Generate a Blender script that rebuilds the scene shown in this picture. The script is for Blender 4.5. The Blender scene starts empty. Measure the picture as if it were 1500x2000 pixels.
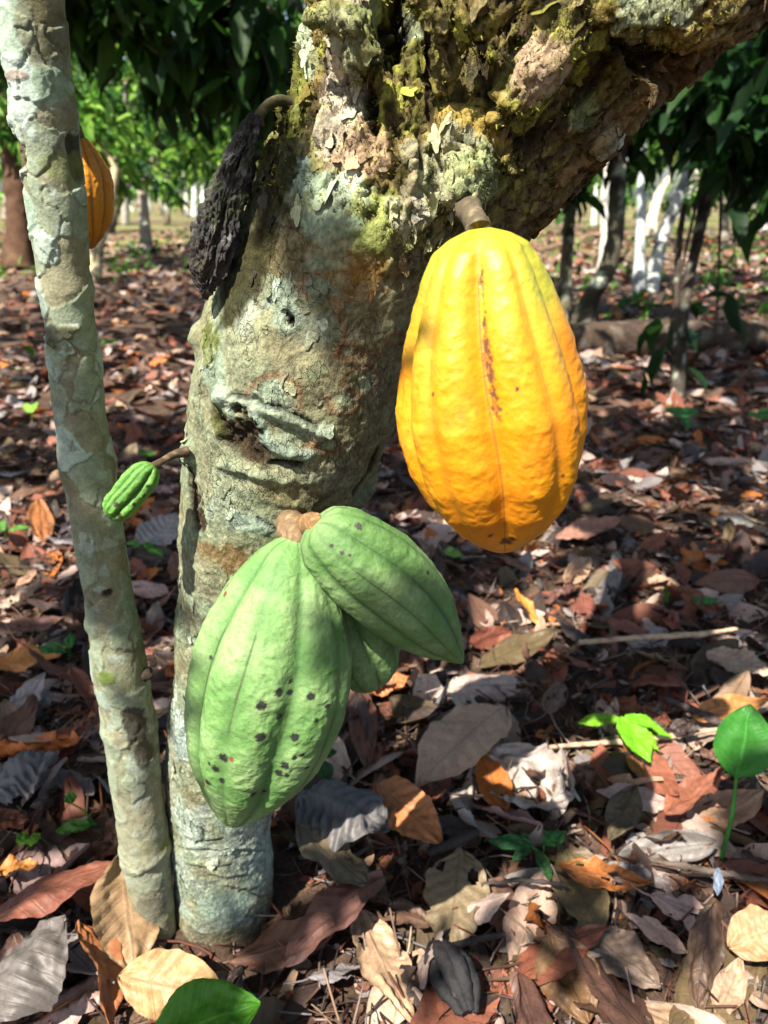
import bpy, math, random
import numpy as np
from mathutils import Vector, Matrix
from mathutils.bvhtree import BVHTree

random.seed(7)
RNG = np.random.default_rng(11)
SC = bpy.context.scene
COLL = SC.collection

# ------------------------------------------------------------------ camera
CAM_H, PITCH, FPX = 0.72, math.radians(22.9), 1444.0
cam_data = bpy.data.cameras.new("camera")
cam = bpy.data.objects.new("camera", cam_data)
COLL.objects.link(cam)
cam.location = (0, 0, CAM_H)
cam.rotation_euler = (math.radians(90) - PITCH, 0, 0)
cam_data.sensor_fit = 'VERTICAL'
cam_data.sensor_height = 36.0
cam_data.lens = 36.0 * FPX / 2000.0
cam_data.clip_start, cam_data.clip_end = 0.02, 900.0
cam_data.dof.use_dof = True
cam_data.dof.focus_distance = 0.49
cam_data.dof.aperture_fstop = 8.5
cam_data.dof.aperture_blades = 7
SC.camera = cam

# ------------------------------------------------------------------ sky, sun, exposure
SUN = Vector((-0.36, -0.50, 0.92)).normalized()          # direction towards the sun
world = bpy.data.worlds.new("World")
SC.world = world
world.use_nodes = True
wn = world.node_tree.nodes
sky = wn.new('ShaderNodeTexSky')
sky.sky_type = 'NISHITA'
sky.sun_disc = False
sky.sun_elevation = math.asin(SUN.z)
sky.sun_rotation = math.atan2(SUN.x, SUN.y)
sky.air_density, sky.dust_density = 1.0, 2.5
wn['Background'].inputs['Strength'].default_value = 0.08
world.node_tree.links.new(sky.outputs[0], wn['Background'].inputs['Color'])
sun_data = bpy.data.lights.new("sun", 'SUN')
sun_data.energy = 5.0
sun_data.angle = math.radians(0.5)
sun_data.color = (1.0, 0.93, 0.82)
sun = bpy.data.objects.new("sun", sun_data)
COLL.objects.link(sun)
sun.rotation_euler = SUN.to_track_quat('Z', 'Y').to_euler()
SC.view_settings.view_transform = 'Standard'
SC.view_settings.look = 'None'
SC.view_settings.gamma = 1.0
SC.view_settings.exposure = 1.56
SC.cycles.use_denoising = True
SC.cycles.max_bounces = 8
SC.cycles.transmission_bounces = 4
SC.cycles.transparent_max_bounces = 4
SC.cycles.caustics_reflective = False
SC.cycles.caustics_refractive = False
SC.cycles.sample_clamp_indirect = 6.0

# ------------------------------------------------------------------ photo geometry helpers
CP, SP = math.cos(PITCH), math.sin(PITCH)
def ray(px, py):
    a, b = (px - 750) / FPX, (1000 - py) / FPX
    return Vector((a, CP + b * SP, -SP + b * CP))
CAMP = Vector((0, 0, CAM_H))
def P(px, py, d): return CAMP + ray(px, py) * d               # at depth d along the view axis
def PY(px, py, Y):                                            # where the ray meets the vertical plane y = Y
    r = ray(px, py); return CAMP + r * (Y / r.y)
def G(px, py, z=0.0):                                         # where the ray meets the plane at height z
    r = ray(px, py); return CAMP + r * ((z - CAM_H) / r.z)
def depth(p): return (p.y) * CP - (p.z - CAM_H) * SP
def pix(p):
    v = p - CAMP
    d = v.y * CP - v.z * SP
    return (750 + FPX * v.x / d, 1000 - FPX * (v.y * SP + v.z * CP) / d)

# ------------------------------------------------------------------ noise in numpy
def _h(i, j, k, seed):
    n = (i.astype(np.uint32) * np.uint32(374761393) + j.astype(np.uint32) * np.uint32(668265263)
         + k.astype(np.uint32) * np.uint32(2246822519) + np.uint32((seed * 3266489917) & 0xffffffff))
    n = (n ^ (n >> np.uint32(13))) * np.uint32(1274126177)
    n = (n ^ (n >> np.uint32(16))) * np.uint32(2246822519)
    return n ^ (n >> np.uint32(15))
def perlin(p, seed=0):
    p = np.asarray(p, dtype=np.float64) + 1000.0
    i = np.floor(p).astype(np.int64); f = p - i
    u = f * f * f * (f * (f * 6 - 15) + 10)
    out = 0.0
    for dx in (0, 1):
        wx = u[:, 0] if dx else 1 - u[:, 0]
        for dy in (0, 1):
            wy = u[:, 1] if dy else 1 - u[:, 1]
            for dz in (0, 1):
                wz = u[:, 2] if dz else 1 - u[:, 2]
                h = _h(i[:, 0] + dx, i[:, 1] + dy, i[:, 2] + dz, seed)
                gx = ((h & np.uint32(255)).astype(np.float64) - 127.5) / 127.5
                gy = (((h >> np.uint32(8)) & np.uint32(255)).astype(np.float64) - 127.5) / 127.5
                gz = (((h >> np.uint32(16)) & np.uint32(255)).astype(np.float64) - 127.5) / 127.5
                out = out + wx * wy * wz * (gx * (f[:, 0] - dx) + gy * (f[:, 1] - dy) + gz * (f[:, 2] - dz))
    return out * 1.3
def fbm(p, scale, octv=4, seed=0, gain=0.5):
    p = np.asarray(p) * scale
    a, s, t = 1.0, 0.0, 0.0
    for o in range(octv):
        s = s + a * perlin(p, seed + o * 17); t += a
        p = p * 2.03 + 3.1; a *= gain
    return s / t
def ridged(p, scale, octv=3, seed=0):
    p = np.asarray(p) * scale
    a, s, t = 1.0, 0.0, 0.0
    for o in range(octv):
        s = s + a * (1 - np.abs(perlin(p, seed + o * 13)) * 2.2); t += a
        p = p * 2.1 + 1.7; a *= 0.5
    return s / t
def voronoi(p, scale, seed=0):
    p = np.asarray(p, dtype=np.float64) * scale + 500.0
    i = np.floor(p).astype(np.int64)
    f1 = np.full(len(p), 9.0); f2 = np.full(len(p), 9.0); cid = np.zeros(len(p))
    for dx in (-1, 0, 1):
        for dy in (-1, 0, 1):
            for dz in (-1, 0, 1):
                c = i + np.array([dx, dy, dz])
                h = _h(c[:, 0], c[:, 1], c[:, 2], seed)
                q = c + np.stack([(h & np.uint32(1023)) / 1023.0, ((h >> np.uint32(10)) & np.uint32(1023)) / 1023.0,
                                  ((h >> np.uint32(20)) & np.uint32(1023)) / 1023.0], 1)
                d = np.linalg.norm(q - p, axis=1)
                nr = d < f1
                f2 = np.where(nr, f1, np.minimum(f2, d))
                cid = np.where(nr, (_h(c[:, 0], c[:, 1], c[:, 2], seed + 99) & np.uint32(4095)) / 4095.0, cid)
                f1 = np.where(nr, d, f1)
    return f1, f2, cid
def sstep(a, b, x):
    t = np.clip((x - a) / (b - a), 0, 1); return t * t * (3 - 2 * t)
def mixc(c, d, m):
    return c * (1 - m[:, None]) + np.asarray(d, dtype=np.float64) * m[:, None]

# ------------------------------------------------------------------ object helpers
def mesh_np(name, V, F, col=None, lf=None, smooth=True):
    V = np.asarray(V, dtype=np.float32); F = np.asarray(F, dtype=np.int32)
    me = bpy.data.meshes.new(name)
    n = F.shape[1]
    me.vertices.add(len(V)); me.vertices.foreach_set('co', V.ravel())
    me.loops.add(F.size); me.loops.foreach_set('vertex_index', F.ravel())
    me.polygons.add(len(F)); me.polygons.foreach_set('loop_start', np.arange(0, F.size, n, dtype=np.int32))
    me.update(calc_edges=True)
    if col is not None: set_col(me, col)
    if lf is not None:
        a = me.attributes.new('lf', 'FLOAT2', 'POINT'); a.data.foreach_set('vector', np.asarray(lf, dtype=np.float32).ravel())
    if smooth: me.shade_smooth()
    return me
def set_col(me, col):
    c = np.ones((len(col), 4), dtype=np.float32); c[:, :3] = np.clip(col, 0, 1)
    a = me.color_attributes.new('Col', 'FLOAT_COLOR', 'POINT'); a.data.foreach_set('color', c.ravel())
def link(name, me, mat=None, parent=None):
    o = bpy.data.objects.new(name, me); COLL.objects.link(o)
    if mat and not me.materials: me.materials.append(mat)
    if parent: o.parent = parent
    return o
def tag(o, label=None, cat=None, group=None, kind=None):
    if label: o['label'] = label
    if cat: o['category'] = cat
    if group: o['group'] = group
    if kind: o['kind'] = kind
    return o
def thing(name, loc, label, cat, group=None):
    o = bpy.data.objects.new(name, None); COLL.objects.link(o)
    o.location = loc; o.empty_display_size = 0.03
    return tag(o, label, cat, group)
def child(name, me, mat, root):                         # mesh given in world coordinates
    me.transform(Matrix.Translation(-Vector(root.location)))
    return link(name, me, mat, root)

def grid_faces(nu, nv, wrap=False):
    i, j = np.meshgrid(np.arange(nu - 1), np.arange(nv if wrap else nv - 1), indexing='ij')
    j2 = (j + 1) % nv
    return np.stack([i * nv + j, i * nv + j2, (i + 1) * nv + j2, (i + 1) * nv + j], -1).reshape(-1, 4)
def resample(pts, n):
    pts = np.asarray([tuple(p) for p in pts], dtype=np.float64)
    m = len(pts)
    t = np.linspace(0, m - 1, n)
    out = []
    for x in t:
        i = min(int(x), m - 2); f = x - i
        p0, p1, p2, p3 = pts[max(i - 1, 0)], pts[i], pts[i + 1], pts[min(i + 2, m - 1)]
        out.append(0.5 * (2 * p1 + (p2 - p0) * f + (2 * p0 - 5 * p1 + 4 * p2 - p3) * f * f + (3 * p1 - p0 - 3 * p2 + p3) * f ** 3))
    return np.array(out)
def tube(pts, n=60, seg=32, cap=True):
    """pts: (x, y, z, r). Returns V, F (quads), with pinched end caps."""
    q = resample(pts, n); C, R = q[:, :3], np.maximum(q[:, 3], 1e-5)
    T = np.gradient(C, axis=0); T /= np.linalg.norm(T, axis=1)[:, None]
    ref = np.array([0.0, 1.0, 0.0]) if abs(T[0][1]) < 0.9 else np.array([1.0, 0, 0])
    V = []
    ang = np.linspace(0, 2 * np.pi, seg, endpoint=False)
    for i in range(n):
        a = ref - T[i] * np.dot(ref, T[i]); a /= np.linalg.norm(a); ref = a
        b = np.cross(T[i], a)
        V.append(C[i] + R[i] * (np.cos(ang)[:, None] * a + np.sin(ang)[:, None] * b))
    if cap:
        V = [C[0] + (V[0] - C[0]) * 0.02] + V + [C[-1] + (V[-1] - C[-1]) * 0.02]
    V = np.array(V)
    return V.reshape(-1, 3), grid_faces(len(V), seg, True)
def joinVF(parts):
    Vs, Fs, k = [], [], 0
    for V, F in parts:
        Vs.append(V); Fs.append(F + k); k += len(V)
    return np.concatenate(Vs), np.concatenate(Fs)

# ------------------------------------------------------------------ materials
def new_mat(name):
    m = bpy.data.materials.new(name); m.use_nodes = True
    nt = m.node_tree; nt.nodes.clear()
    out = nt.nodes.new('ShaderNodeOutputMaterial')
    return m, nt, out
def N(nt, t, **kw):
    n = nt.nodes.new(t)
    for k, v in kw.items():
        if k.startswith('i_'): n.inputs[int(k[2:])].default_value = v
        else: setattr(n, k, v)
    return n
def math_n(nt, op, a, b=None):
    n = nt.nodes.new('ShaderNodeMath'); n.operation = op
    for i, x in enumerate((a, b)):
        if x is None: continue
        if isinstance(x, (int, float)): n.inputs[i].default_value = x
        else: nt.links.new(x, n.inputs[i])
    return n.outputs[0]
def surf_mat(name, rough=0.8, spec=0.3, fine=400.0, crack=0.0, crack_scale=150.0, bump=0.4, var=0.35, stretch=(1, 1, 1), sss=0.0, coat=0.0, bdist=0.0015):
    """Colour from the mesh's Col attribute, broken up by fine noise, with fine bump."""
    m, nt, out = new_mat(name); L = nt.links.new
    at = N(nt, 'ShaderNodeAttribute', attribute_name='Col')
    tc = N(nt, 'ShaderNodeTexCoord'); mp = N(nt, 'ShaderNodeMapping'); mp.inputs['Scale'].default_value = stretch
    L(tc.outputs['Object'], mp.inputs[0])
    n1 = N(nt, 'ShaderNodeTexNoise'); n1.inputs['Scale'].default_value = fine; n1.inputs['Detail'].default_value = 5; n1.inputs['Roughness'].default_value = .65
    L(mp.outputs[0], n1.inputs['Vector'])
    n2 = N(nt, 'ShaderNodeTexNoise'); n2.inputs['Scale'].default_value = fine * .17; n2.inputs['Detail'].default_value = 4
    L(mp.outputs[0], n2.inputs['Vector'])
    v = math_n(nt, 'ADD', math_n(nt, 'MULTIPLY', n1.outputs[0], var * 3.6), math_n(nt, 'MULTIPLY', n2.outputs[0], var * 2.0))
    v = math_n(nt, 'MAXIMUM', math_n(nt, 'ADD', v, 1 - var * 2.8), .12)
    height = math_n(nt, 'ADD', n1.outputs[0], math_n(nt, 'MULTIPLY', n2.outputs[0], 1.5))
    if crack > 0:
        vo = N(nt, 'ShaderNodeTexVoronoi', feature='DISTANCE_TO_EDGE'); vo.inputs['Scale'].default_value = crack_scale
        wv = N(nt, 'ShaderNodeVectorMath', operation='ADD')
        wn_ = N(nt, 'ShaderNodeVectorMath', operation='SCALE'); wn_.inputs['Scale'].default_value = .02
        L(n2.outputs['Color'], wn_.inputs[0]); L(mp.outputs[0], wv.inputs[0]); L(wn_.outputs[0], wv.inputs[1]); L(wv.outputs[0], vo.inputs['Vector'])
        mr = N(nt, 'ShaderNodeMapRange'); mr.inputs[1].default_value = 0; mr.inputs[2].default_value = .05
        mr.inputs[3].default_value = 1 - crack; mr.inputs[4].default_value = 1
        L(vo.outputs[0], mr.inputs[0])
        n3 = N(nt, 'ShaderNodeTexNoise'); n3.inputs['Scale'].default_value = 22; L(tc.outputs['Object'], n3.inputs['Vector'])
        gate = N(nt, 'ShaderNodeMapRange'); gate.inputs[1].default_value = .5; gate.inputs[2].default_value = .66; L(n3.outputs[0], gate.inputs[0])
        one = math_n(nt, 'SUBTRACT', 1.0, gate.outputs[0])
        ck = math_n(nt, 'MAXIMUM', mr.outputs[0], one)
        v = math_n(nt, 'MULTIPLY', v, ck)
        height = math_n(nt, 'ADD', height, math_n(nt, 'MULTIPLY', ck, 1.2))
    vm = N(nt, 'ShaderNodeVectorMath', operation='SCALE'); L(at.outputs['Color'], vm.inputs[0]); L(v, vm.inputs['Scale'])
    bs = N(nt, 'ShaderNodeBsdfPrincipled')
    L(vm.outputs[0], bs.inputs['Base Color'])
    bs.inputs['Roughness'].default_value = rough
    bs.inputs['Specular IOR Level'].default_value = spec
    bs.inputs['Subsurface Weight'].default_value = sss
    if sss: bs.inputs['Subsurface Radius'].default_value = (.006, .003, .001); bs.inputs['Subsurface Scale'].default_value = 1.0
    bs.inputs['Coat Weight'].default_value = coat; bs.inputs['Coat Roughness'].default_value = .35
    bp = N(nt, 'ShaderNodeBump'); bp.inputs['Strength'].default_value = bump; bp.inputs['Distance'].default_value = bdist
    L(height, bp.inputs['Height']); L(bp.outputs[0], bs.inputs['Normal'])
    L(bs.outputs[0], out.inputs[0])
    return m
def leaf_mat(name, per_object, rough=.5, transl=.2, spec=.4, vein=.55, veins=9.0, blotch=.6, vein_up=False):
    """Leaf with midrib and slanting side veins from the lf attribute (u along, v across)."""
    m, nt, out = new_mat(name); L = nt.links.new
    if per_object:
        oi = N(nt, 'ShaderNodeObjectInfo'); colsock = oi.outputs['Color']
    else:
        at = N(nt, 'ShaderNodeAttribute', attribute_name='Col'); colsock = at.outputs['Color']
    lf = N(nt, 'ShaderNodeAttribute', attribute_name='lf'); sp = N(nt, 'ShaderNodeSeparateXYZ'); L(lf.outputs['Vector'], sp.inputs[0])
    av = math_n(nt, 'ABSOLUTE', sp.outputs[1])
    ph = math_n(nt, 'FRACT', math_n(nt, 'MULTIPLY', math_n(nt, 'SUBTRACT', sp.outputs[0], math_n(nt, 'MULTIPLY', av, .16)), veins))
    dv = math_n(nt, 'ABSOLUTE', math_n(nt, 'SUBTRACT', ph, .5))
    lat = N(nt, 'ShaderNodeMapRange'); lat.inputs[1].default_value = .0; lat.inputs[2].default_value = .09; lat.inputs[3].default_value = 1; lat.inputs[4].default_value = 0
    L(dv, lat.inputs[0])
    mid = N(nt, 'ShaderNodeMapRange'); mid.inputs[1].default_value = .02; mid.inputs[2].default_value = .07; mid.inputs[3].default_value = 1; mid.inputs[4].default_value = 0
    L(av, mid.inputs[0])
    vn = math_n(nt, 'MAXIMUM', mid.outputs[0], math_n(nt, 'MULTIPLY', lat.outputs[0], .6))
    tc = N(nt, 'ShaderNodeTexCoord')
    n1 = N(nt, 'ShaderNodeTexNoise'); n1.inputs['Scale'].default_value = 38; n1.inputs['Detail'].default_value = 6; n1.inputs['Roughness'].default_value = .7
    L(tc.outputs['Object'], n1.inputs['Vector'])
    n2 = N(nt, 'ShaderNodeTexNoise'); n2.inputs['Scale'].default_value = 260; n2.inputs['Detail'].default_value = 4; L(tc.outputs['Object'], n2.inputs['Vector'])
    b = math_n(nt, 'ADD', 1 - blotch * .95, math_n(nt, 'MULTIPLY', n1.outputs[0], blotch * 1.4))
    b = math_n(nt, 'ADD', b, math_n(nt, 'MULTIPLY', math_n(nt, 'SUBTRACT', n2.outputs[0], .5), blotch * .9))
    vv = math_n(nt, 'MULTIPLY', vn, vein)
    f = math_n(nt, 'MULTIPLY', b, math_n(nt, 'ADD' if vein_up else 'SUBTRACT', 1.0, vv))
    sc = N(nt, 'ShaderNodeVectorMath', operation='SCALE'); L(colsock, sc.inputs[0]); L(f, sc.inputs['Scale'])
    bs = N(nt, 'ShaderNodeBsdfPrincipled'); L(sc.outputs[0], bs.inputs['Base Color'])
    bs.inputs['Roughness'].default_value = rough; bs.inputs['Specular IOR Level'].default_value = spec
    bp = N(nt, 'ShaderNodeBump'); bp.inputs['Strength'].default_value = .5; bp.inputs['Distance'].default_value = .001
    hh = math_n(nt, 'ADD', math_n(nt, 'MULTIPLY', vn, -1.0), math_n(nt, 'ADD', n1.outputs[0], math_n(nt, 'MULTIPLY', n2.outputs[0], .5)))
    L(hh, bp.inputs['Height']); L(bp.outputs[0], bs.inputs['Normal'])
    tr = N(nt, 'ShaderNodeBsdfTranslucent'); L(sc.outputs[0], tr.inputs['Color'])
    mx = N(nt, 'ShaderNodeMixShader'); mx.inputs[0].default_value = transl
    L(bs.outputs[0], mx.inputs[1]); L(tr.outputs[0], mx.inputs[2]); L(mx.outputs[0], out.inputs[0])
    return m

M_BARK = surf_mat('bark', rough=.92, spec=.12, fine=420, crack=.35, crack_scale=150, bump=.9, var=.5, stretch=(1, 1, .6), bdist=.0028)
M_THIN = surf_mat('thin_bark', rough=.9, spec=.15, fine=520, crack=0, bump=.5, var=.32)
M_FARBARK = surf_mat('far_bark', rough=.9, spec=.1, fine=60, bump=.5, var=.6, bdist=.01)
M_YPOD = surf_mat('ripe_husk', rough=.47, spec=.42, fine=300, bump=.3, var=.10, sss=.15, bdist=.0012)
M_GPOD = surf_mat('green_husk', rough=.62, spec=.35, fine=420, bump=.6, var=.17, sss=.08, bdist=.0012)
M_DPOD = surf_mat('dry_husk', rough=.75, spec=.25, fine=420, bump=.7, var=.5)
M_WOOD = surf_mat('stalk_wood', rough=.85, spec=.2, fine=350, bump=.5, var=.35)
M_DRY = leaf_mat('dry_leaf', True, rough=.5, transl=.12, spec=.35, vein=.24, blotch=.75)
M_LITTER = leaf_mat('litter_leaf', False, rough=.6, transl=.1, spec=.3, vein=.35)
M_GREEN = leaf_mat('green_leaf', True, rough=.5, transl=.35, spec=.3, vein=.45, veins=11, blotch=.5, vein_up=True)
M_CROWN = leaf_mat('crown_leaf', False, rough=.5, transl=.4, spec=.2, vein=.2, blotch=.3)

# ------------------------------------------------------------------ ground
def ground_z(x, y):
    p = np.stack([np.asarray(x, float), np.asarray(y, float), np.zeros(np.shape(x))], -1).reshape(-1, 3)
    near = np.clip(1.6 - np.hypot(p[:, 0], p[:, 1] - .5) / 8.0, 0, 1)
    return (fbm(p, 2.2, 3, 5) * .03 + fbm(p, 9.0, 3, 6) * .012) * near - .012
def axis_pts(lo, hi, c, fine, growth):
    a = [c]
    s = fine
    while a[-1] < hi: a.append(a[-1] + s); s = s if a[-1] - c < 1.3 else s * growth
    b = [c]; s = fine
    while b[-1] > lo: b.append(b[-1] - s); s = s if c - b[-1] < 1.3 else s * growth
    return np.array(sorted(set(a + b)))
gx = axis_pts(-500, 500, 0.0, .014, 1.06); gy = axis_pts(-500, 700, 0.9, .014, 1.06)
X, Y = np.meshgrid(gx, gy, indexing='ij')
Z = ground_z(X.ravel(), Y.ravel())
GV = np.stack([X.ravel(), Y.ravel(), Z], 1)
GV[:, 2] += np.where(np.hypot(GV[:, 0], GV[:, 1]) < 3.0, (ridged(GV * [1, 1, 0], 45, 3, 21) - .5) * .008, 0)
GV[:, 2] += .014 * np.exp(-((GV[:, 0] + .19) ** 2 + (GV[:, 1] - .60) ** 2) / .11 ** 2)
gc = np.ones((len(GV), 3)) * np.array([.055, .036, .026])
m = sstep(-.1, .3, fbm(GV * [1, 1, 0], 18, 4, 31)); gc = mixc(gc, [.11, .07, .05], m)
m = sstep(4, 9, GV[:, 1]) * .8; gc = mixc(gc, [.17, .11, .075], m)
m = sstep(8, 15, GV[:, 1]) * sstep(-.15, .25, fbm(GV * [1, 1, 0], .5, 3, 33)); gc = mixc(gc, [.14, .17, .05], m)
M_SOIL = surf_mat('soil', rough=.95, spec=.1, fine=260, bump=.9, var=.55, bdist=.004)
tag(link('ground', mesh_np('ground', GV, grid_faces(len(gx), len(gy)), gc), M_SOIL), kind='structure')

# ------------------------------------------------------------------ main cocoa tree
def row(py, xl, xr, Yc):
    c = PY((xl + xr) / 2, py, Yc); return (c.x, c.y, c.z, (xr - xl) / 2 * depth(c) / FPX)
def ctr(px, py, hw, Yc):
    c = PY(px, py, Yc); return (c.x, c.y, c.z, hw * depth(c) / FPX)
trunk_rows = [row(*r) for r in ((1960, 262, 620, .59), (1880, 290, 578, .59), (1830, 326, 545, .59), (1780, 341, 530, .59), (1700, 341, 530, .59), (1600, 332, 527, .59), (1450, 330, 545, .585),
              (1300, 345, 588, .578), (1150, 352, 618, .568), (1050, 358, 642, .56), (1000, 360, 662, .56), (900, 365, 712, .56),
              (800, 374, 765, .56), (700, 388, 802, .56), (600, 425, 840, .56), (500, 462, 905, .56), (420, 490, 950, .56), (330, 520, 960, .56))]
limbs = [
    [ctr(735, 480, 205, .56), ctr(748, 360, 215, .56), ctr(765, 230, 200, .56), ctr(768, 90, 172, .56), ctr(775, -80, 160, .56), ctr(790, -260, 150, .56)],
    [ctr(840, 480, 150, .56), ctr(890, 350, 165, .56), ctr(955, 210, 170, .555), ctr(1010, 60, 165, .55), ctr(1060, -110, 160, .55), ctr(1100, -260, 150, .55)],
    [ctr(880, 440, 130, .57), ctr(960, 325, 142, .57), ctr(1095, 195, 148, .565), ctr(1200, 92, 145, .56), ctr(1330, -20, 140, .56), ctr(1500, -150, 140, .56), ctr(1640, -270, 130, .56)],
]
lumps = [
    [ctr(385, 668, 26, .55), ctr(400, 660, 40, .545), ctr(440, 670, 52, .55)],                    # mossy knob on the left edge
    [ctr(362, 888, 20, .515), ctr(380, 885, 26, .525), ctr(410, 880, 30, .54)],                   # stub of the small pod's stalk
    [ctr(596, 42, 9, .49), ctr(630, 34, 17, .485), ctr(680, 26, 26, .49), ctr(740, 40, 30, .50)],  # flaps of old bark at the top
    [ctr(640, 20, 20, .48), ctr(700, 50, 28, .475), ctr(728, 90, 20, .475), ctr(752, 128, 9, .477)],
    [ctr(668, 60, 26, .49), ctr(690, 120, 28, .485), ctr(715, 165, 16, .49)],
    [ctr(800, -20, 26, .475), ctr(850, 25, 34, .475), ctr(880, 90, 24, .48), ctr(870, 180, 14, .49)],
    [ctr(905, 40, 34, .475), ctr(960, 15, 40, .47), ctr(1010, -20, 40, .47)],
    [ctr(930, 92, 16, .475), ctr(955, 62, 15, .468), ctr(975, 52, 7, .465)],
    [ctr(985, 250, 30, .485), ctr(1020, 180, 46, .475), ctr(1075, 110, 52, .475), ctr(1150, 20, 52, .475), ctr(1220, -70, 50, .48)],   # mossy ridge along the right limb
    [ctr(1140, 10, 40, .47), ctr(1230, 15, 44, .455), ctr(1330, 40, 40, .455), ctr(1400, 62, 26, .46), ctr(1438, 92, 9, .46)],          # overhanging shelf
    [ctr(1300, -30, 60, .46), ctr(1400, 0, 56, .46), ctr(1470, -20, 46, .47)],
    [ctr(1290, 100, 7, .465), ctr(1340, 92, 11, .458), ctr(1390, 84, 14, .458)],
    [ctr(1165, 300, 16, .52), ctr(1190, 275, 20, .525), ctr(1225, 235, 14, .53), ctr(1262, 190, 9, .535)],   # frayed underside edge
    [ctr(1040, 430, 18, .55), ctr(1075, 395, 16, .54), ctr(1110, 362, 8, .54)],
    [ctr(1000, 300, 18, .485), ctr(1012, 325, 24, .488), ctr(1015, 350, 12, .495)],
    [ctr(500, 500, 16, .53), ctr(528, 468, 26, .525), ctr(560, 440, 26, .53)],
    [ctr(693, 990, 10, .54), ctr(720, 950, 12, .55), ctr(735, 900, 12, .555)],
    [ctr(905, 400, 34, .478), ctr(895, 340, 62, .50), ctr(900, 260, 80, .512)],                  # swollen cushion the ripe pod hangs from
]
V, F = joinVF([tube(trunk_rows, 90, 48)] + [tube(l, 60, 48) for l in limbs] + [tube(l, 16, 16) for l in lumps])
src = bpy.data.objects.new('remesh_source', mesh_np('remesh_source', V, F)); COLL.objects.link(src)
rm = src.modifiers.new('r', 'REMESH'); rm.mode = 'VOXEL'; rm.voxel_size = .0019
me = bpy.data.meshes.new_from_object(src.evaluated_get(bpy.context.evaluated_depsgraph_get()))
bpy.data.objects.remove(src, do_unlink=True)
me.attributes.remove(me.attributes['lf']) if 'lf' in me.attributes else None
nv = len(me.vertices)
TV = np.empty(nv * 3, dtype=np.float32); me.vertices.foreach_get('co', TV); TV = TV.reshape(-1, 3).astype(np.float64)
ne = len(me.edges); E = np.empty(ne * 2, dtype=np.int32); me.edges.foreach_get('vertices', E); E = E.reshape(-1, 2)
def smooth_field(A, it=1, w=.6):
    deg = np.bincount(E.ravel(), minlength=nv).astype(float)
    for _ in range(it):
        S = np.stack([np.bincount(E[:, 0], A[E[:, 1], k], nv) + np.bincount(E[:, 1], A[E[:, 0], k], nv) for k in range(A.shape[1])], 1)
        A = A * (1 - w) + w * S / deg[:, None]
    return A
TV = smooth_field(TV, 10)
def put_back(): me.vertices.foreach_set('co', TV.astype(np.float32).ravel()); me.update()
def normals():
    put_back(); a = np.empty(nv * 3, dtype=np.float32); me.vertex_normals.foreach_get('vector', a); return a.reshape(-1, 3).astype(np.float64)
TN = normals()
nf = len(me.polygons)
FI = np.empty(len(me.loops), dtype=np.int32); me.loops.foreach_get('vertex_index', FI)
TF = FI.reshape(-1, 4)
bvh = BVHTree.FromPolygons([tuple(v) for v in TV], TF.tolist())
def hit(px, py):
    h = bvh.ray_cast(CAMP, ray(px, py).normalized())[0]
    return np.array(h) if h else np.array(PY(px, py, .5))
SCL = .50 / FPX                                   # metres per photo pixel on the trunk front
def d_pts(pts):                                   # distance of every vertex to a polyline given in photo pixels
    Q = []
    for (a, b) in zip(pts[:-1], pts[1:]):
        k = max(2, int(math.hypot(a[0] - b[0], a[1] - b[1]) / 10) + 1)
        Q += [(a[0] + (b[0] - a[0]) * t, a[1] + (b[1] - a[1]) * t) for t in np.linspace(0, 1, k)]
    H = np.array([hit(*q) for q in Q]); lo, hi = H.min(0) - .05, H.max(0) + .05
    sel = np.where(np.all((TV > lo) & (TV < hi), axis=1))[0]
    d = np.full(nv, 9.0)
    best = np.full(len(sel), 9.0)
    for i in range(len(H) - 1):
        ab = H[i + 1] - H[i]; t = np.clip(((TV[sel] - H[i]) @ ab) / max(ab @ ab, 1e-12), 0, 1)
        best = np.minimum(best, np.linalg.norm(TV[sel] - H[i] - t[:, None] * ab, axis=1))
    d[sel] = best
    return d / SCL                                # in photo pixels
def d_ell(px, py, rx, ry, rot=0.0):               # normalised elliptical distance about a surface point
    c = hit(px, py); q = TV - c
    a = q[:, 0] * math.cos(rot) - q[:, 2] * math.sin(rot); b = q[:, 0] * math.sin(rot) + q[:, 2] * math.cos(rot)
    return np.sqrt((a / (rx * SCL)) ** 2 + (b / (ry * SCL)) ** 2 + (q[:, 1] / (max(rx, ry) * SCL * 1.6)) ** 2)
def ring(px, py, rx, ry, a0=0, a1=360, n=24):
    return [(px + rx * math.cos(math.radians(a)), py + ry * math.sin(math.radians(a))) for a in np.linspace(a0, a1, n)]
W1 = fbm(TV, 40, 4, 1); W2 = fbm(TV, 120, 4, 2); W3 = fbm(TV, 14, 3, 3); W4 = fbm(TV, 300, 3, 4)
zup = TV[:, 2]
# the rough mossy bark belongs to the upper trunk and limbs, the smooth one to the trunk below
cut = hit(600, 470)[2]
upper = sstep(cut - .03, cut + .05, zup + W1 * .05 + np.clip(TV[:, 0] - .0, -.1, .2) * .35)
dirA = np.array([.10, 0, .99]); dirB = np.array([.74, 0, .67])
def compress(p, d, k): return p - k * np.outer(p @ d, d)
wB = sstep(.02, .09, TV[:, 0] - (zup - cut) * .15)
ridgeA = ridged(compress(TV, dirA, .80), 64, 4, 7); ridgeB = ridged(compress(TV, dirB, .80), 64, 4, 8)
rid = ridgeA * (1 - wB) + ridgeB * wB
pv = np.where((wB > .5)[:, None], compress(TV, dirB, .62), compress(TV, dirA, .62)) + np.stack([W1, W2 * .5, W1 * W2], 1) * .008
f1, f2, cid = voronoi(pv, 78, 3)
plate_edge = sstep(.01, .09, f2 - f1)
disp = W3 * .006 + W1 * .0025 + W2 * .0009
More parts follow.
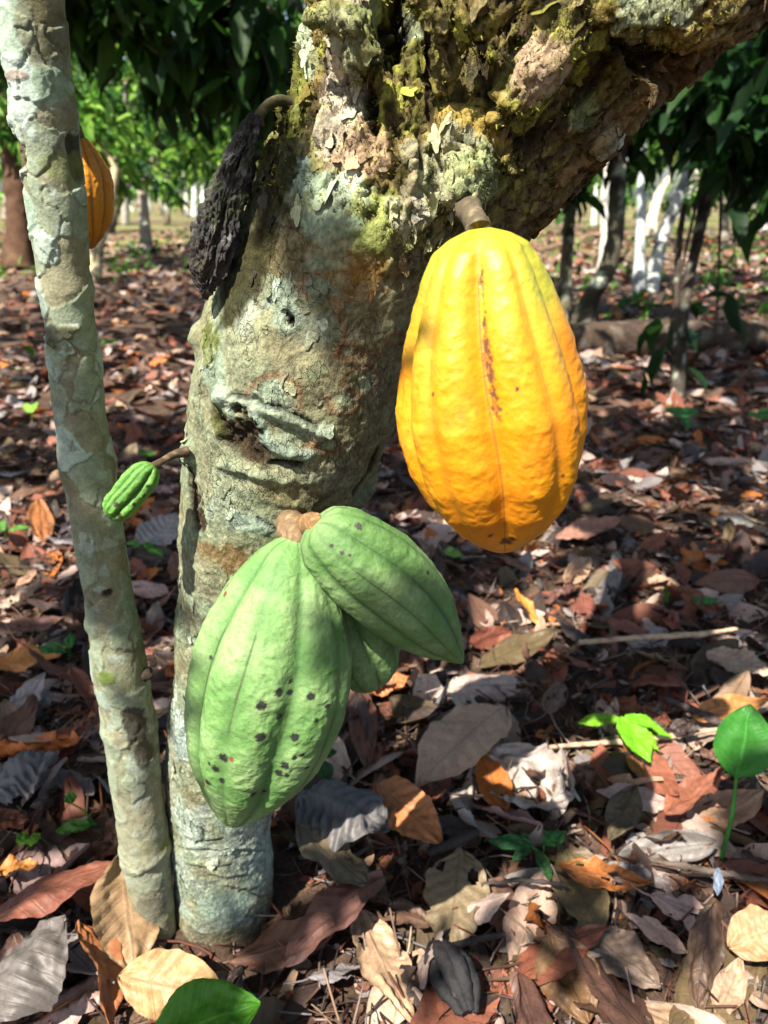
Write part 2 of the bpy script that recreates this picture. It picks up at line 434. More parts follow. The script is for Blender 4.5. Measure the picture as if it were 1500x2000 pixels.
disp += upper * ((rid - .55) * .0055 + (plate_edge - .7) * .0026 + (cid - .5) * .0042 + W2 * .0012 + W4 * .0014)
disp += (1 - upper) * (fbm(compress(TV, np.array([0, 0, 1.]), -2.0), 60, 3, 9) * .0009 + W4 * .0010 + np.abs(W2) * .0012)
crv = ridged(compress(TV, dirB * .6 + dirA * .4, .35) + np.stack([W1, W2, W1], 1) * .004, 75, 2, 411)
crvm = sstep(.80, .93, crv)
disp -= upper * crvm * .0045
base = np.array([.33, .29, .19])
col = np.tile(base, (nv, 1))
ZC = lambda py: hit(560, py)[2]
# -- lower trunk colours
col = mixc(col, [.25, .29, .20], sstep(-.1, .25, W1) * .7)
col = mixc(col, [.22, .17, .10], sstep(.05, .35, fbm(TV, 30, 4, 41)) * .7)
leftness = sstep(.06, -.12, TV[:, 0] + W1 * .05 + .04)
col = mixc(col, [.36, .43, .33], leftness * .55 * sstep(-.2, .3, fbm(TV, 22, 4, 42) + .12))
col = mixc(col, [.40, .47, .42], sstep(.18, .34, fbm(TV, 26, 5, 43)) * .75)
col = mixc(col, [.14, .10, .055], sstep(.2, .4, fbm(TV, 55, 5, 44)) * .6)
lowz = sstep(hit(430, 1380)[2] + .03, hit(430, 1480)[2], zup + W1 * .03)
col = mixc(col, [.42, .47, .44], lowz * sstep(-.25, .15, fbm(TV, 20, 4, 45)) * .85)
col = mixc(col, [.40, .34, .24], lowz * sstep(.05, .3, fbm(TV, 26, 4, 46)) * .7)
col = mixc(col, [.10, .10, .085], lowz * sstep(.3, .42, fbm(TV * [1, 1, 2.6], 34, 4, 47)) * .7)
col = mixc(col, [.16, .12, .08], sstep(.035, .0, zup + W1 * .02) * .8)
# -- upper bark colours
uc = np.tile(np.array([.125, .095, .04]), (nv, 1))
uc = mixc(uc, [.14, .14, .028], sstep(-.15, .25, W1 + W2 * .4) * .85)
uc = mixc(uc, [.30, .29, .05], sstep(.02, .26, fbm(TV, 60, 5, 51, .6)) * sstep(.25, .6, rid) * .9)
uc = mixc(uc, [.24, .15, .055], sstep(.1, .35, fbm(TV, 24, 4, 52)) * .7)
uc = mixc(uc, [.34, .38, .27], sstep(.2, .34, fbm(TV, 34, 5, 53)) * .7)
uc = mixc(uc, [.045, .03, .02], (1 - plate_edge) * .7)
uc = mixc(uc, [.05, .032, .02], sstep(.42, .2, rid) * .8)
uc = mixc(uc, [.02, .014, .01], crvm * .8)
uc = uc * 1.35
brown = sstep(.075, .12, TV[:, 0] - (zup - hit(1100, 330)[2]) * .95 + W1 * .03)
uc = mixc(uc, [.17, .10, .055], brown * .75)
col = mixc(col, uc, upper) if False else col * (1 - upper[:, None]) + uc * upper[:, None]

def patch(px, py, rx, ry, c, s=1.0, rot=0, raise_=0.0, edge=.12, noise=.35, seed=0):
    """a lichen or bark patch lying on the surface: ragged outline, own colour, own thickness"""
    global col, disp
    d = d_ell(px, py, rx, ry, rot) + fbm(TV, 60, 6, 60 + seed, .62) * noise * 2.8
    mk = sstep(1 + edge, 1 - edge, d)
    mk = mk * (1 - .55 * sstep(.02, .3, W2 + .7 * W4 + .25 * (d - .6)))
    col = mixc(col, c, mk * s); disp = disp + mk * raise_
    return mk
def stroke(pts, w, amp=0.0, c=None, s=1.0, noise=.3, soft=1.0, seed=0):
    global col, disp
    d = d_pts(pts) / w + fbm(TV, 90, 4, 160 + seed) * noise * 2
    g = np.exp(-np.clip(d, 0, 9) ** 2)
    disp = disp + amp * g
    if c is not None: col = mixc(col, c, sstep(.35 - .25 * soft, .35 + .25 * soft, g) * s)
MINT, WHITE, PINK, MOSS, DARK, ORNG, RED = [.40, .50, .41], [.58, .62, .54], [.46, .33, .25], [.20, .22, .04], [.022, .015, .010], [.30, .15, .04], [.30, .13, .075]
# big pale patches of the middle trunk
patch(480, 640, 42, 70, [.40, .40, .28], .8, .1, .001, seed=1)
patch(484, 612, 26, 36, WHITE, .75, 0, .0006, seed=2, noise=.5)
patch(415, 720, 30, 75, MINT, .7, -.2, .0006, seed=3)
patch(405, 665, 40, 34, [.15, .16, .035], .9, 0, .0015, seed=4)
patch(620, 560, 60, 40, [.33, .38, .29], .7, 0, .0008, seed=5)
patch(600, 640, 45, 30, [.33, .42, .37], .6, .3, .0005, seed=6)
patch(660, 640, 80, 90, [.24, .21, .15], .55, .2, 0, seed=7)
patch(720, 530, 60, 42, ORNG, .85, 0, .0005, seed=8, noise=.6)
patch(560, 480, 60, 60, [.20, .12, .05], .6, 0, 0, seed=9, noise=.6)
patch(440, 960, 60, 70, [.36, .38, .29], .6, 0, 0, seed=10)
patch(480, 1020, 60, 24, [.36, .44, .40], .8, .1, .0006, seed=11)
patch(450, 1090, 70, 34, [.24, .13, .055], .8, .2, -.0006, seed=12, noise=.7)
patch(640, 930, 60, 40, [.36, .33, .27], .7, -.3, 0, seed=13)
patch(560, 960, 90, 30, [.20, .16, .08], .6, .15, 0, seed=14, noise=.6)
patch(385, 995, 21, 62, [.060, .040, .028], 1.0, -.1, -.003, seed=15, edge=.05)
patch(372, 930, 12, 40, [.05, .035, .025], .9, 0, -.001, seed=16)
patch(395, 1120, 50, 60, [.34, .30, .21], .6, 0, 0, seed=17)
patch(352, 1440, 34, 70, [.45, .52, .53], .95, -.1, .0008, seed=18, edge=.05, noise=.25)
patch(470, 1600, 60, 44, [.36, .43, .42], .7, 0, .0004, seed=19)
patch(440, 1770, 80, 50, [.33, .43, .39], .7, 0, 0, seed=20)
patch(500, 1700, 34, 90, [.38, .47, .46], .6, 0, 0, seed=21)
# red-brown lichen rings
for k, (cx, cy, rx, ry, a0, a1) in enumerate(((535, 775, 52, 42, 170, 395), (706, 742, 36, 28, 0, 360), (672, 782, 30, 26, -30, 190), (640, 868, 24, 16, 0, 360),
                              (728, 690, 14, 9, 0, 360), (680, 685, 22, 14, 0, 360), (565, 850, 52, 34, 20, 130), (620, 560, 34, 26, 120, 300), (640, 640, 30, 60, -80, 60), (770, 660, 18, 12, 0, 360))):
    stroke(ring(cx, cy, rx, ry, a0, a1), 6.5, .0003, RED, .55, .7, seed=k)
    patch(cx, cy, rx * .6, ry * .6, [.30, .35, .27], .6, seed=30 + k)
# the long healed scar with its cavity
stroke([(432, 772), (480, 788), (540, 806), (600, 832), (628, 846)], 15, .0050, [.42, .49, .43], .7, .6, seed=20)
stroke([(455, 770), (500, 780), (560, 800), (618, 834)], 4, -.004, DARK, .8, .6, seed=21)
stroke([(425, 812), (440, 850), (480, 882), (510, 898)], 19, -.005, [.065, .042, .026], 1.0, .6, seed=22)
stroke([(470, 850), (500, 862), (512, 880)], 20, -.004, [.05, .024, .018], .9, .6, seed=23)
stroke([(500, 820), (520, 860), (560, 885), (600, 890)], 15, .004, [.38, .46, .42], .85, .4, seed=24)
stroke([(430, 905), (490, 925), (560, 938)], 12, .004, [.30, .33, .24], .7, .4, seed=25)
stroke([(530, 908), (560, 906), (588, 910)], 7, -.008, DARK, .95, .15, seed=26)
rot_ = patch(458, 838, 46, 40, [.055, .038, .024], .95, -.3, -.003, seed=90, noise=.6)
disp = disp + rot_ * (ridged(TV, 110, 3, 91) - .6) * .009
rot_ = patch(540, 868, 40, 22, [.30, .36, .31], .7, .3, .0015, seed=92, noise=.6)
stroke([(424, 785), (418, 820), (430, 850)], 10, .003, [.13, .13, .05], .8, .4, seed=27)
# knot eye
stroke(ring(566, 622, 18, 22), 10, .0018, [.38, .44, .38], .7, .2, seed=30)
patch(563, 622, 10, 15, DARK, 1.0, -.5, -.006, noise=.45, seed=41)
# cracks and dark lower edge
stroke([(500, 1010), (540, 1032), (560, 1040)], 3, -.002, DARK, .8, .2, seed=31)
stroke([(735, 880), (715, 920), (690, 960)], 12, -.003, [.07, .05, .03], .9, .5, seed=32)
stroke([(640, 960), (600, 990), (540, 985)], 14, .002, [.20, .18, .11], .5, .5, seed=33)
for k, (yy, a, b) in enumerate(((1690, 365, 450), (1712, 410, 480), (1735, 440, 500), (1660, 350, 520), (1640, 360, 430), (1790, 480, 525), (1745, 485, 528))):
    stroke([(a, yy - 4), ((a + b) / 2, yy + 6), (b, yy)], 3.2, -.0014, [.17, .17, .15], .7, .4, seed=40 + k)
    stroke([(a, yy - 10), ((a + b) / 2, yy - 1), (b, yy - 6)], 5, .0012, None, seed=47 + k)
stroke([(386, 1616), (396, 1622), (396, 1640)], 5, -.003, DARK, .9, .1, seed=55)
# upper patches
patch(668, 190, 36, 120, [.50, .42, .35], .9, .14, .002, seed=50, noise=.5)
patch(700, 310, 46, 70, [.42, .27, .19], .85, .25, .002, seed=51, noise=.5)
patch(690, 362, 26, 24, WHITE, .8, 0, .0005, seed=52)
patch(725, 430, 46, 54, [.34, .37, .12], .9, 0, .003, seed=53, noise=.4)
patch(722, 425, 14, 12, [.10, .09, .03], .9, 0, -.003, seed=54, noise=.3)
patch(580, 330, 30, 60, [.36, .47, .40], .85, -.3, .002, seed=55, noise=.5)
patch(640, 400, 60, 60, [.34, .42, .33], .75, 0, .001, seed=56, noise=.6)
patch(915, 262, 78, 66, [.40, .28, .085], .95, .1, .004, seed=57, noise=.4, edge=.06)
patch(880, 340, 88, 66, [.40, .38, .26], .95, -.2, .004, seed=58, noise=.4, edge=.06)
patch(930, 340, 50, 40, [.30, .36, .16], .7, 0, .001, seed=59, noise=.5)
patch(800, 425, 46, 26, [.44, .38, .33], .8, .4, .002, seed=60, noise=.5)
patch(1052, 118, 44, 66, [.45, .30, .22], .85, -.4, .001, seed=61, noise=.6)
patch(1140, 225, 26, 30, [.30, .37, .20], .85, 0, .001, seed=62, noise=.5)
patch(1190, 280, 20, 28, [.45, .46, .36], .8, 0, .001, seed=63, noise=.5)
patch(1350, 30, 110, 44, [.34, .24, .07], .8, .1, .001, seed=64, noise=.5)
patch(1290, 14, 60, 28, [.28, .33, .25], .7, 0, .001, seed=65, noise=.5)
patch(610, 45, 40, 40, [.36, .36, .17], .8, 0, .001, seed=66, noise=.5)
patch(700, 60, 60, 60, [.25, .28, .14], .7, 0, 0, seed=67, noise=.6)
patch(800, 520, 40, 40, [.13, .09, .05], .6, 0, 0, seed=68, noise=.6)
# hollows and crevices of the old wood
patch(772, 60, 24, 62, DARK, 1.0, .1, -.020, seed=70, noise=.35)
patch(722, 205, 12, 44, DARK, 1.0, -.2, -.012, seed=71, noise=.3)
stroke([(835, 60), (842, 150), (840, 230)], 9, -.006, [.04, .026, .016], .9, .4, seed=72)
stroke([(940, 90), (952, 170), (975, 230), (990, 262)], 9, -.008, [.035, .024, .016], .9, .4, seed=73)
stroke([(762, 210), (770, 300), (790, 380)], 10, -.005, [.05, .035, .02], .8, .4, seed=74)
stroke([(800, 280), (808, 330), (790, 400)], 8, .005, [.36, .30, .20], .7, .4, seed=75)
stroke([(820, 262), (816, 330)], 6, -.006, [.06, .035, .02], .8, .3, seed=76)
patch(1285, 112, 86, 30, DARK, .9, .35, -.014, seed=77, noise=.3)
stroke([(1010, 300), (1090, 235), (1150, 165), (1205, 90)], 12, -.004, [.045, .028, .018], .8, .4, seed=78)
stroke([(1060, 70), (1100, 10), (1130, -40)], 10, -.006, [.05, .035, .02], .8, .5, seed=79)
stroke([(1090, 350), (1180, 275), (1260, 190), (1330, 130)], 10, .004, [.33, .21, .10], .7, .5, seed=80)
stroke([(1050, 330), (1150, 250), (1240, 160)], 7, -.004, [.06, .04, .025], .7, .5, seed=81)
patch(1015, 318, 20, 14, DARK, .9, 0, -.008, seed=82, noise=.3)
stroke([(588, 300), (600, 260), (612, 190)], 8, -.006, DARK, .8, .4, seed=83)
stroke([(560, 230), (545, 320), (520, 420), (490, 520), (455, 590)], 44, .001, [.045, .04, .015], .95, .5, seed=84)
stroke([(540, 300), (530, 380), (500, 470)], 14, -.002, [.03, .022, .012], .8, .5, seed=85)
stroke([(590, 110), (585, 200), (575, 260)], 22, .002, [.16, .17, .035], .8, .5, seed=86)
stroke([(600, 60), (612, 140)], 16, .002, [.42, .48, .36], .8, .5, seed=87)
col = col * (np.array([.60, .64, .56]) + .22 * upper[:, None]) * (1 + .9 * np.clip(W4 + W2 * .6, -1, 1))[:, None]
TV = TV + TN * disp[:, None]
put_back()
for a in list(me.attributes):
    if a.name == 'Col': me.attributes.remove(a)
set_col(me, col); me.shade_smooth(); me.materials.clear()
me.name = 'trunk'
TN2 = normals(); UPW = upper * (1 - brown * .6)
mossn = fbm(TV, 60, 5, 51, .6)
tree_root = thing('cocoa_tree', G(432, 1822), 'old gnarled cocoa tree with mossy forked trunk, ripe yellow pod hanging in front', 'tree')
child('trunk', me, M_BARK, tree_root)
bvh = BVHTree.FromPolygons([tuple(v) for v in TV], TF.tolist())
# moss strands and loose flakes of bark standing off the surface
rm_ = np.random.default_rng(5)
front = (TN2[:, 1] < .35) & (TV[:, 2] < .95)
cand = np.where(front & (UPW > .5) & (mossn > -.02) & (rid > .3))[0]
ii = rm_.choice(cand, 15000)
nb = len(ii); Pm = TV[ii] + rm_.normal(0, .0007, (nb, 3)); dm_ = TN2[ii] * .8 + rm_.normal(0, .55, (nb, 3)) + np.array([0, 0, -.25]); dm_ /= np.linalg.norm(dm_, axis=1)[:, None]
sd_ = np.cross(dm_, rm_.normal(0, 1, (nb, 3))); sd_ /= np.linalg.norm(sd_, axis=1)[:, None]
lb = rm_.uniform(.0010, .0030, nb)[:, None]; wb = rm_.uniform(.00025, .0006, nb)[:, None]
Vb = np.stack([Pm - sd_ * wb, Pm + sd_ * wb, Pm + dm_ * lb + sd_ * wb * .3, Pm + dm_ * lb - sd_ * wb * .3], 1).reshape(-1, 3)
cb = np.array([[.12, .13, .025], [.20, .20, .035], [.08, .09, .02], [.25, .235, .055]])[rm_.integers(0, 4, nb)] * rm_.uniform(.6, 1.1, (nb, 1))
tag(child('moss', mesh_np('moss', Vb, np.arange(nb * 4).reshape(-1, 4), np.repeat(cb, 4, 0)), M_BARK, tree_root), kind='stuff')
cand = np.where(front & (upper > .4) & (np.abs(TV[:, 0]) < .45))[0]
parts_, cols_ = [], []
gu, gv = np.meshgrid(np.linspace(-1, 1, 6), np.linspace(-1, 1, 5), indexing='ij')
cand2 = np.where(front & (upper <= .4) & (TV[:, 2] > .05) & (fbm(TV, 26, 5, 43) > .1))[0]
for q in list(rm_.choice(cand, 620)) + list(rm_.choice(cand2, 260)):
    n_ = TN2[q]; d0 = dirB if wB[q] > .5 else dirA
    x_ = d0 - n_ * (d0 @ n_) + rm_.normal(0, .15, 3); x_ -= n_ * (x_ @ n_); x_ /= np.linalg.norm(x_); y_ = np.cross(n_, x_)
    a_, b_ = rm_.uniform(.003, .009), rm_.uniform(.0018, .0048)
    k_ = 1 + .35 * np.sin(gu * 3 + q) * np.sin(gv * 2.3 + q * .7)
    uu = gu * np.sqrt(1 - .5 * gv ** 2) * a_ * k_; vv = gv * np.sqrt(1 - .5 * gu ** 2) * b_ * k_
    lift = (.0004 if upper[q] > .4 else .0002) + (.0016 if upper[q] > .4 else .0005) * ((gu * np.cos(q) + gv * np.sin(q)) * .5 + .5) ** 2 * rm_.uniform(.3, 1.4) + .0004 * np.sin(gu * 5 + q)
    Vf = TV[q] + uu[..., None] * x_ + vv[..., None] * y_ + lift[..., None] * n_
    parts_.append((Vf.reshape(-1, 3), grid_faces(6, 5))); cols_.append(np.tile(np.clip(col[q] * rm_.uniform(.8, 1.5) + rm_.choice([0, 0, .03]), .02, .6), (30, 1)))
V, F = joinVF(parts_)
tag(child('bark_flakes', mesh_np('bark_flakes', V, F, np.concatenate(cols_)), M_BARK, tree_root), kind='stuff')
# limbs carrying on above the frame
for l, ends in ((limbs[0], ((-.05, .62, 1.5), (-.35, .8, 2.3))), (limbs[1], ((.25, .6, 1.45), (.3, .9, 2.3))), (limbs[2], ((.75, .52, 1.25), (1.2, .4, 1.9)))):
    a = np.array(l[-2]); b = np.array(l[-1]); e0 = np.array((*ends[0], b[3] * .6)); e1_ = np.array((*ends[1], b[3] * .3))
    V, F = tube([a * .3 + b * .7] + [b + (e0 - b) * t for t in (.1, .3, .65, 1)] + [e0 + (e1_ - e0) * t for t in (.5, 1)], 60, 24)
    V = V + (fbm(V, 14, 3, 5) * .012)[:, None] * np.array([1, 1, 0])
    c = mixc(np.tile([.12, .10, .045], (len(V), 1)), [.2, .19, .06], sstep(-.1, .3, fbm(V, 30, 3, 8)))
    child('branch', mesh_np('branch', V, F, c), M_BARK, tree_root)

# ------------------------------------------------------------------ slim tree on the left
thin_rows = [row(*r) for r in ((1890, 238, 372, .555), (1840, 258, 352, .555), (1800, 265, 341, .555), (1700, 246, 334, .555), (1600, 232, 322, .555), (1500, 216, 310, .555), (1400, 203, 300, .555), (1300, 186, 284, .555), (1200, 173, 264, .555), (1100, 158, 246, .555),
              (1000, 140, 230, .555), (900, 123, 216, .555), (800, 108, 204, .555), (700, 95, 192, .555), (600, 84, 180, .555), (500, 70, 170, .555), (400, 57, 160, .555), (300, 44, 149, .555), (200, 27, 140, .555), (100, 12, 131, .555), (0, -4, 121, .555), (-100, -20, 112, .555), (-200, -38, 98, .555))]
thV, thF = tube(thin_rows, 760, 140, cap=False)
ctrs = thV.reshape(760, 140, 3).mean(1).repeat(140, 0)
thN = thV - ctrs; thN /= np.linalg.norm(thN, axis=1)[:, None]
pw = thV + np.stack([fbm(thV, 45, 4, 201), fbm(thV, 45, 4, 202), fbm(thV, 45, 4, 203)], 1) * .012
f1, f2, cid = voronoi(pw * [1, 1, .75], 42, 5)
g1, g2, cid2 = voronoi(pw, 85, 6)
n1 = fbm(thV, 30, 5, 204); n2 = fbm(thV, 12, 3, 205); n3 = fbm(thV, 130, 4, 206)
tc_ = np.tile([.31, .30, .20], (len(thV), 1))
tc_ = mixc(tc_, [.24, .22, .14], sstep(0, .3, n1) * .7)
tc_ = mixc(tc_, [.25, .29, .18], sstep(-.1, .2, n2) * .6)
hi_ = sstep(.10, .45, thV[:, 2])
lm = ((cid + n2 * .3) > .52 - .14 * hi_) * sstep(.0, .05, f2 - f1) * sstep(-.05, .12, thV[:, 2] + n2 * .1)
tc_ = mixc(tc_, [.33, .40, .29], lm * .8)
lm2 = ((cid + n1 * .2) > .84 - .05 * hi_) * sstep(.0, .06, f2 - f1) * sstep(.2, .5, thV[:, 2])
tc_ = mixc(tc_, [.47, .58, .49], lm2 * .9)
lm3 = (cid2 > .88) * sstep(.0, .1, g2 - g1)
tc_ = mixc(tc_, [.40, .47, .40], lm3 * .7)
crk = sstep(.07, .0, f2 - f1) * sstep(-.05, .2, fbm(thV, 25, 3, 207))
tc_ = mixc(tc_, [.14, .12, .08], crk * .45)
tc_ = mixc(tc_, [.10, .09, .05], sstep(.25, .45, fbm(thV, 60, 5, 208)) * .55)
low = sstep(.30, .16, thV[:, 2] + n2 * .06); tc_ = mixc(tc_, [.40, .37, .27], low * .4)
tc_ = mixc(tc_, [.17, .18, .03], sstep(.05, .3, fbm(thV, 28, 4, 209)) * sstep(.2, .1, thV[:, 2]) * sstep(-.2, .5, thN[:, 0] + n1) * .9)
thd = n2 * .0034 + n1 * .0016 + sum(a_ * np.exp(-((thV[:, 2] + n1 * .012 - z_) / w_) ** 2) for z_, w_, a_ in ((.12, .006, .0016), (.27, .008, .0014), (.385, .006, .0016), (.53, .010, .0018), (.66, .007, .0015), (.77, .009, .002))) + (lm + lm2) * .0009 - crk * .0003 + n3 * .0005
SCT = .52 / FPX
def tpatch(px, py, rx, ry, c, s, amp, noise=.35, seed=0):
    global tc_, thd
    o = np.array(PY(px, py, .555 - .0)); q = thV - o
    d = np.sqrt((q[:, 0] / (rx * SCT)) ** 2 + (q[:, 2] / (ry * SCT)) ** 2 + (np.minimum(q[:, 1], 0) * 0) ** 2) + fbm(thV, 70, 4, 230 + seed) * noise * 2
    mk = sstep(1.12, .88, d) * (thN[:, 1] < .3)
    tc_ = mixc(tc_, c, mk * s); thd = thd + mk * amp
tpatch(45, 60, 38, 60, [.45, .57, .46], .9, .001, seed=1)
tpatch(58, 190, 44, 60, [.50, .60, .54], .95, .001, seed=2)
tpatch(60, 155, 22, 8, [.42, .33, .28], .8, .0005, seed=3)
tpatch(115, 175, 24, 34, [.34, .46, .34], .9, .001, seed=4)
tpatch(70, 410, 20, 34, [.40, .54, .41], .9, .001, seed=5)
tpatch(110, 485, 28, 26, [.48, .58, .50], .9, .001, seed=6)
tpatch(95, 60, 30, 60, [.16, .14, .07], .7, -.0003, seed=7)
tpatch(52, 300, 18, 30, [.10, .06, .03], .9, -.002, seed=8)
tpatch(148, 300, 6, 40, [.04, .03, .025], .9, -.001, seed=9)
tpatch(138, 648, 27, 22, [.10, .085, .045], .8, .003, noise=.8, seed=10)
tpatch(150, 330, 40, 26, [.22, .26, .10], .6, 0, seed=11)
tpatch(225, 1138, 12, 10, [.05, .03, .02], .95, -.003, seed=12)
tpatch(210, 1130, 14, 7, [.40, .48, .40], .8, .0005, seed=13)
tpatch(222, 1295, 22, 22, [.17, .25, .05], .85, .0006, seed=14)
tpatch(215, 1345, 22, 30, [.34, .43, .36], .85, .0006, seed=15)
tpatch(275, 1390, 24, 60, [.05, .04, .032], .9, -.0006, seed=16)
tpatch(290, 1450, 18, 50, [.07, .055, .04], .8, 0, seed=17)
tpatch(178, 1030, 12, 12, [.45, .52, .46], .8, .0005, seed=18)
tpatch(300, 1745, 40, 60, [.17, .16, .12], .7, 0, seed=19)
tpatch(270, 1665, 36, 12, [.34, .33, .25], .5, .0015, seed=20)
thV2 = thV + thN * thd[:, None]
tc_ = tc_ * np.array([.66, .66, .64]) * (1 + .5 * n3[:, None])
thin_root = thing('cocoa_tree', G(302, 1812), 'slim pale tree trunk blotched with mint lichen, left of the gnarled trunk', 'tree')
child('trunk', mesh_np('trunk', thV2, thF, tc_), M_THIN, thin_root)
knob = joinVF([tube([(*PY(272, 1316, .555), .008), (*PY(287, 1318, .55), .006), (*PY(296, 1324, .548), .003)], 8, 10)])
child('branch_stub', mesh_np('branch_stub', knob[0] + (fbm(knob[0], 200, 3, 2) * .004)[:, None], knob[1], np.tile([.03, .022, .016], (len(knob[0]), 1))), M_WOOD, thin_root)
a = np.array(thin_rows[-1]); b = np.array((-.4, .62, 1.5, .016)); V, F = tube([a + (b - a) * t for t in (-.02, .15, .4, .7, 1)] + [(-.45, .66, 1.8, .014), (-.5, .7, 2.1, .012)], 40, 18)
child('branch', mesh_np('branch', V, F, np.tile([.2, .18, .11], (len(V), 1))), M_THIN, thin_root)

# ------------------------------------------------------------------ cocoa pods
PROF_RIPE = ([0, .02, .05, .1, .2, .3, .4, .5, .6, .7, .8, .88, .94, .98, 1], [.10, .30, .46, .57, .71, .84, .93, 1, .99, .93, .79, .58, .36, .17, .03])
PROF_GREEN = ([0, .02, .05, .1, .2, .3, .4, .5, .6, .7, .8, .88, .94, .98, 1], [.10, .25, .38, .53, .76, .92, 1, 1, .96, .86, .69, .49, .31, .18, .04])
PROF_SMALL = ([0, .03, .08, .2, .4, .6, .8, .9, .96, 1], [.2, .5, .7, .92, 1, .98, .92, .78, .5, .05])
def pod_mesh(top, tip, width, prof, seed, twist=0.0, ridge=.05, groove=.03, wart=.0012, bend=(0, 0), nu=360, nv_=400, phase=0.0, minor=.4):
    top, tip = np.array(top), np.array(tip)
    ax = tip - top; Lg = np.linalg.norm(ax); ax /= Lg
    tocam = np.array(CAMP) - (top + tip) / 2; a = tocam - ax * (tocam @ ax); a /= np.linalg.norm(a); b = np.cross(ax, a)
    t = np.linspace(0, 1, nu) ; t = .5 - .5 * np.cos(np.pi * t) * (1) ; t = (t + np.linspace(0, 1, nu)) / 2
    r = np.interp(t, *prof); 
    for _ in range(8): r[1:-1] = (r[:-2] + 2 * r[1:-1] + r[2:]) / 4
    th = np.linspace(0, 2 * np.pi, nv_, endpoint=False)
    T, TH = np.meshgrid(t, th, indexing='ij')
    THg = TH + twist * (T - .5) + phase + .05 * np.sin(T * 7 + seed)
    k = np.arange(10) * 2 * np.pi / 10
    dg = np.abs((THg[..., None] - k + np.pi) % (2 * np.pi) - np.pi)
    gi = dg.argmin(-1); dm = dg.min(-1)
    major = (gi % 2 == 0)
    env = sstep(0, .10, T) * sstep(1.0, .86, T) * .8 + .2 * sstep(0, .02, T) * sstep(1, .97, T)
    lobes = np.cos(5 * THg + np.pi) * ridge + np.cos(10 * THg + np.pi) * ridge * .3 + ridge * .5 * np.sin(2 * THg + seed) * .5
    grv = -np.exp(-(dm / np.where(major, .12, .09)) ** 2) * groove * np.where(major, 1.0, minor)
    rr = r[:, None] * width / 2 * (1 + env * (lobes + grv))
    rr[0] *= .03; rr[-1] *= .03
    C = top + np.outer(t * Lg, ax) + np.outer(np.sin(np.pi * t) * bend[0], b) + np.outer(np.sin(np.pi * t) * bend[1], a)
    V = C[:, None, :] + rr[..., None] * (np.cos(TH)[..., None] * a + np.sin(TH)[..., None] * b)
    V = V.reshape(-1, 3)
    nrm = (np.cos(TH)[..., None] * a + np.sin(TH)[..., None] * b).reshape(-1, 3)
    q = V - top
    w = fbm(q, 60, 3, seed) * wart * 2.0 + fbm(q, 160, 3, seed + 5) * wart * 1.1 + ridged(q, 110, 2, seed + 9) * wart * .8 - wart * .5
    w = w * (1 - .7 * np.exp(-(dm.ravel() / .1) ** 2)) * sstep(0, .06, T.ravel())
    V = V + nrm * w[:, None]
    return V, grid_faces(nu, nv_, True), T.ravel(), THg.ravel(), dm.ravel(), gi.ravel(), w / wart, nrm
def spots_on(V, F, specs, colr, c, SCLp):
    bv = BVHTree.FromPolygons([tuple(v) for v in V], F.tolist())
    for i, (px, py, rad) in enumerate(specs):
        h = bv.ray_cast(CAMP, ray(px, py).normalized())[0]
        if h is None: continue
        d = np.linalg.norm(V - np.array(h), axis=1) / (rad * SCLp * 1.45)
        s_ = d < 3
        dd = d[s_] + fbm(V[s_], 900, 3, i) * .8
        mk = sstep(1.06, .92, dd)
        colr[s_] = mixc(colr[s_], np.array(c) * .5 + np.array([.06, .055, .02]), sstep(1.6, 1.0, dd) * .3)
        colr[s_] = mixc(colr[s_], c, mk * .95)
def stalk(root, pts, col_=(.13, .085, .05), n=26, seg=20, bumpy=.09):
    V, F = tube(pts, n, seg)
    V = V + (fbm(V, 160, 3, 3) * pts[0][3] * bumpy * 3)[:, None] * np.array([1, 1, .3])
    c = np.tile(col_, (len(V), 1)); c = mixc(c, np.array(col_) * 2.2, sstep(0, .35, fbm(V, 220, 3, 5)))
    return child('stalk', mesh_np('stalk', V, F, c), M_WOOD, root)
def tr4(p, r): return (p[0], p[1], p[2], r)

# ripe yellow pod
top, tip = PY(936, 446, .415), PY(985, 1078, .418)
wY = 2 * 184 * depth(PY(960, 760, .415)) / FPX
yroot = thing('cocoa_pod', top, 'large ripe yellow cocoa pod with brown scar, hanging from the mossy fork', 'cocoa pod')
V, F, T, TH, dm, gi, w, nrm = pod_mesh(top, tip, wY, PROF_RIPE, 3, twist=.10, minor=.6, ridge=.07, groove=.085, wart=.0005, bend=(.0014, 0), phase=0.0, nu=420, nv_=460)
c = np.tile([.66, .265, .005], (len(V), 1))
c = mixc(c, [.66, .225, .006], sstep(-.1, .35, fbm(V, 26, 4, 71)) * .6)
c = mixc(c, [.76, .38, .02], sstep(.1, .4, fbm(V, 40, 3, 72)) * .6)
c = mixc(c, [.72, .24, .008], sstep(.7, .98, T) * .6)
gm = sstep(.34, .06, T + fbm(V, 30, 3, 73) * .12) * (.35 + .65 * sstep(-.2, .3, np.cos(5 * TH + 1.2)))
gm = np.maximum(gm, sstep(.42, .14, T + fbm(V, 24, 3, 79) * .2) * sstep(.3, .75, np.abs(np.sin(TH))) * .95)
c = mixc(c, [.50, .16, .006], sstep(.08, .3, fbm(V, 15, 4, 171)) * .55)
c = mixc(c, [.72, .36, .03], sstep(.12, .35, fbm(V, 19, 4, 172)) * .5)
c = mixc(c, [.34, .13, .02], sstep(.30, .42, fbm(compress(V, np.array([0, 0, 1.]), .8), 260, 2, 173)) * sstep(.05, .25, fbm(V, 30, 2, 174)) * .6)
c = mixc(c, [.22, .33, .035], gm * .8)
c = mixc(c, [.52, .19, .01], np.exp(-(dm / .035) ** 2) * .45 * sstep(.03, .15, T))
tocen = np.abs((TH + np.pi) % (2 * np.pi) - np.pi)               # central groove, facing the photographer
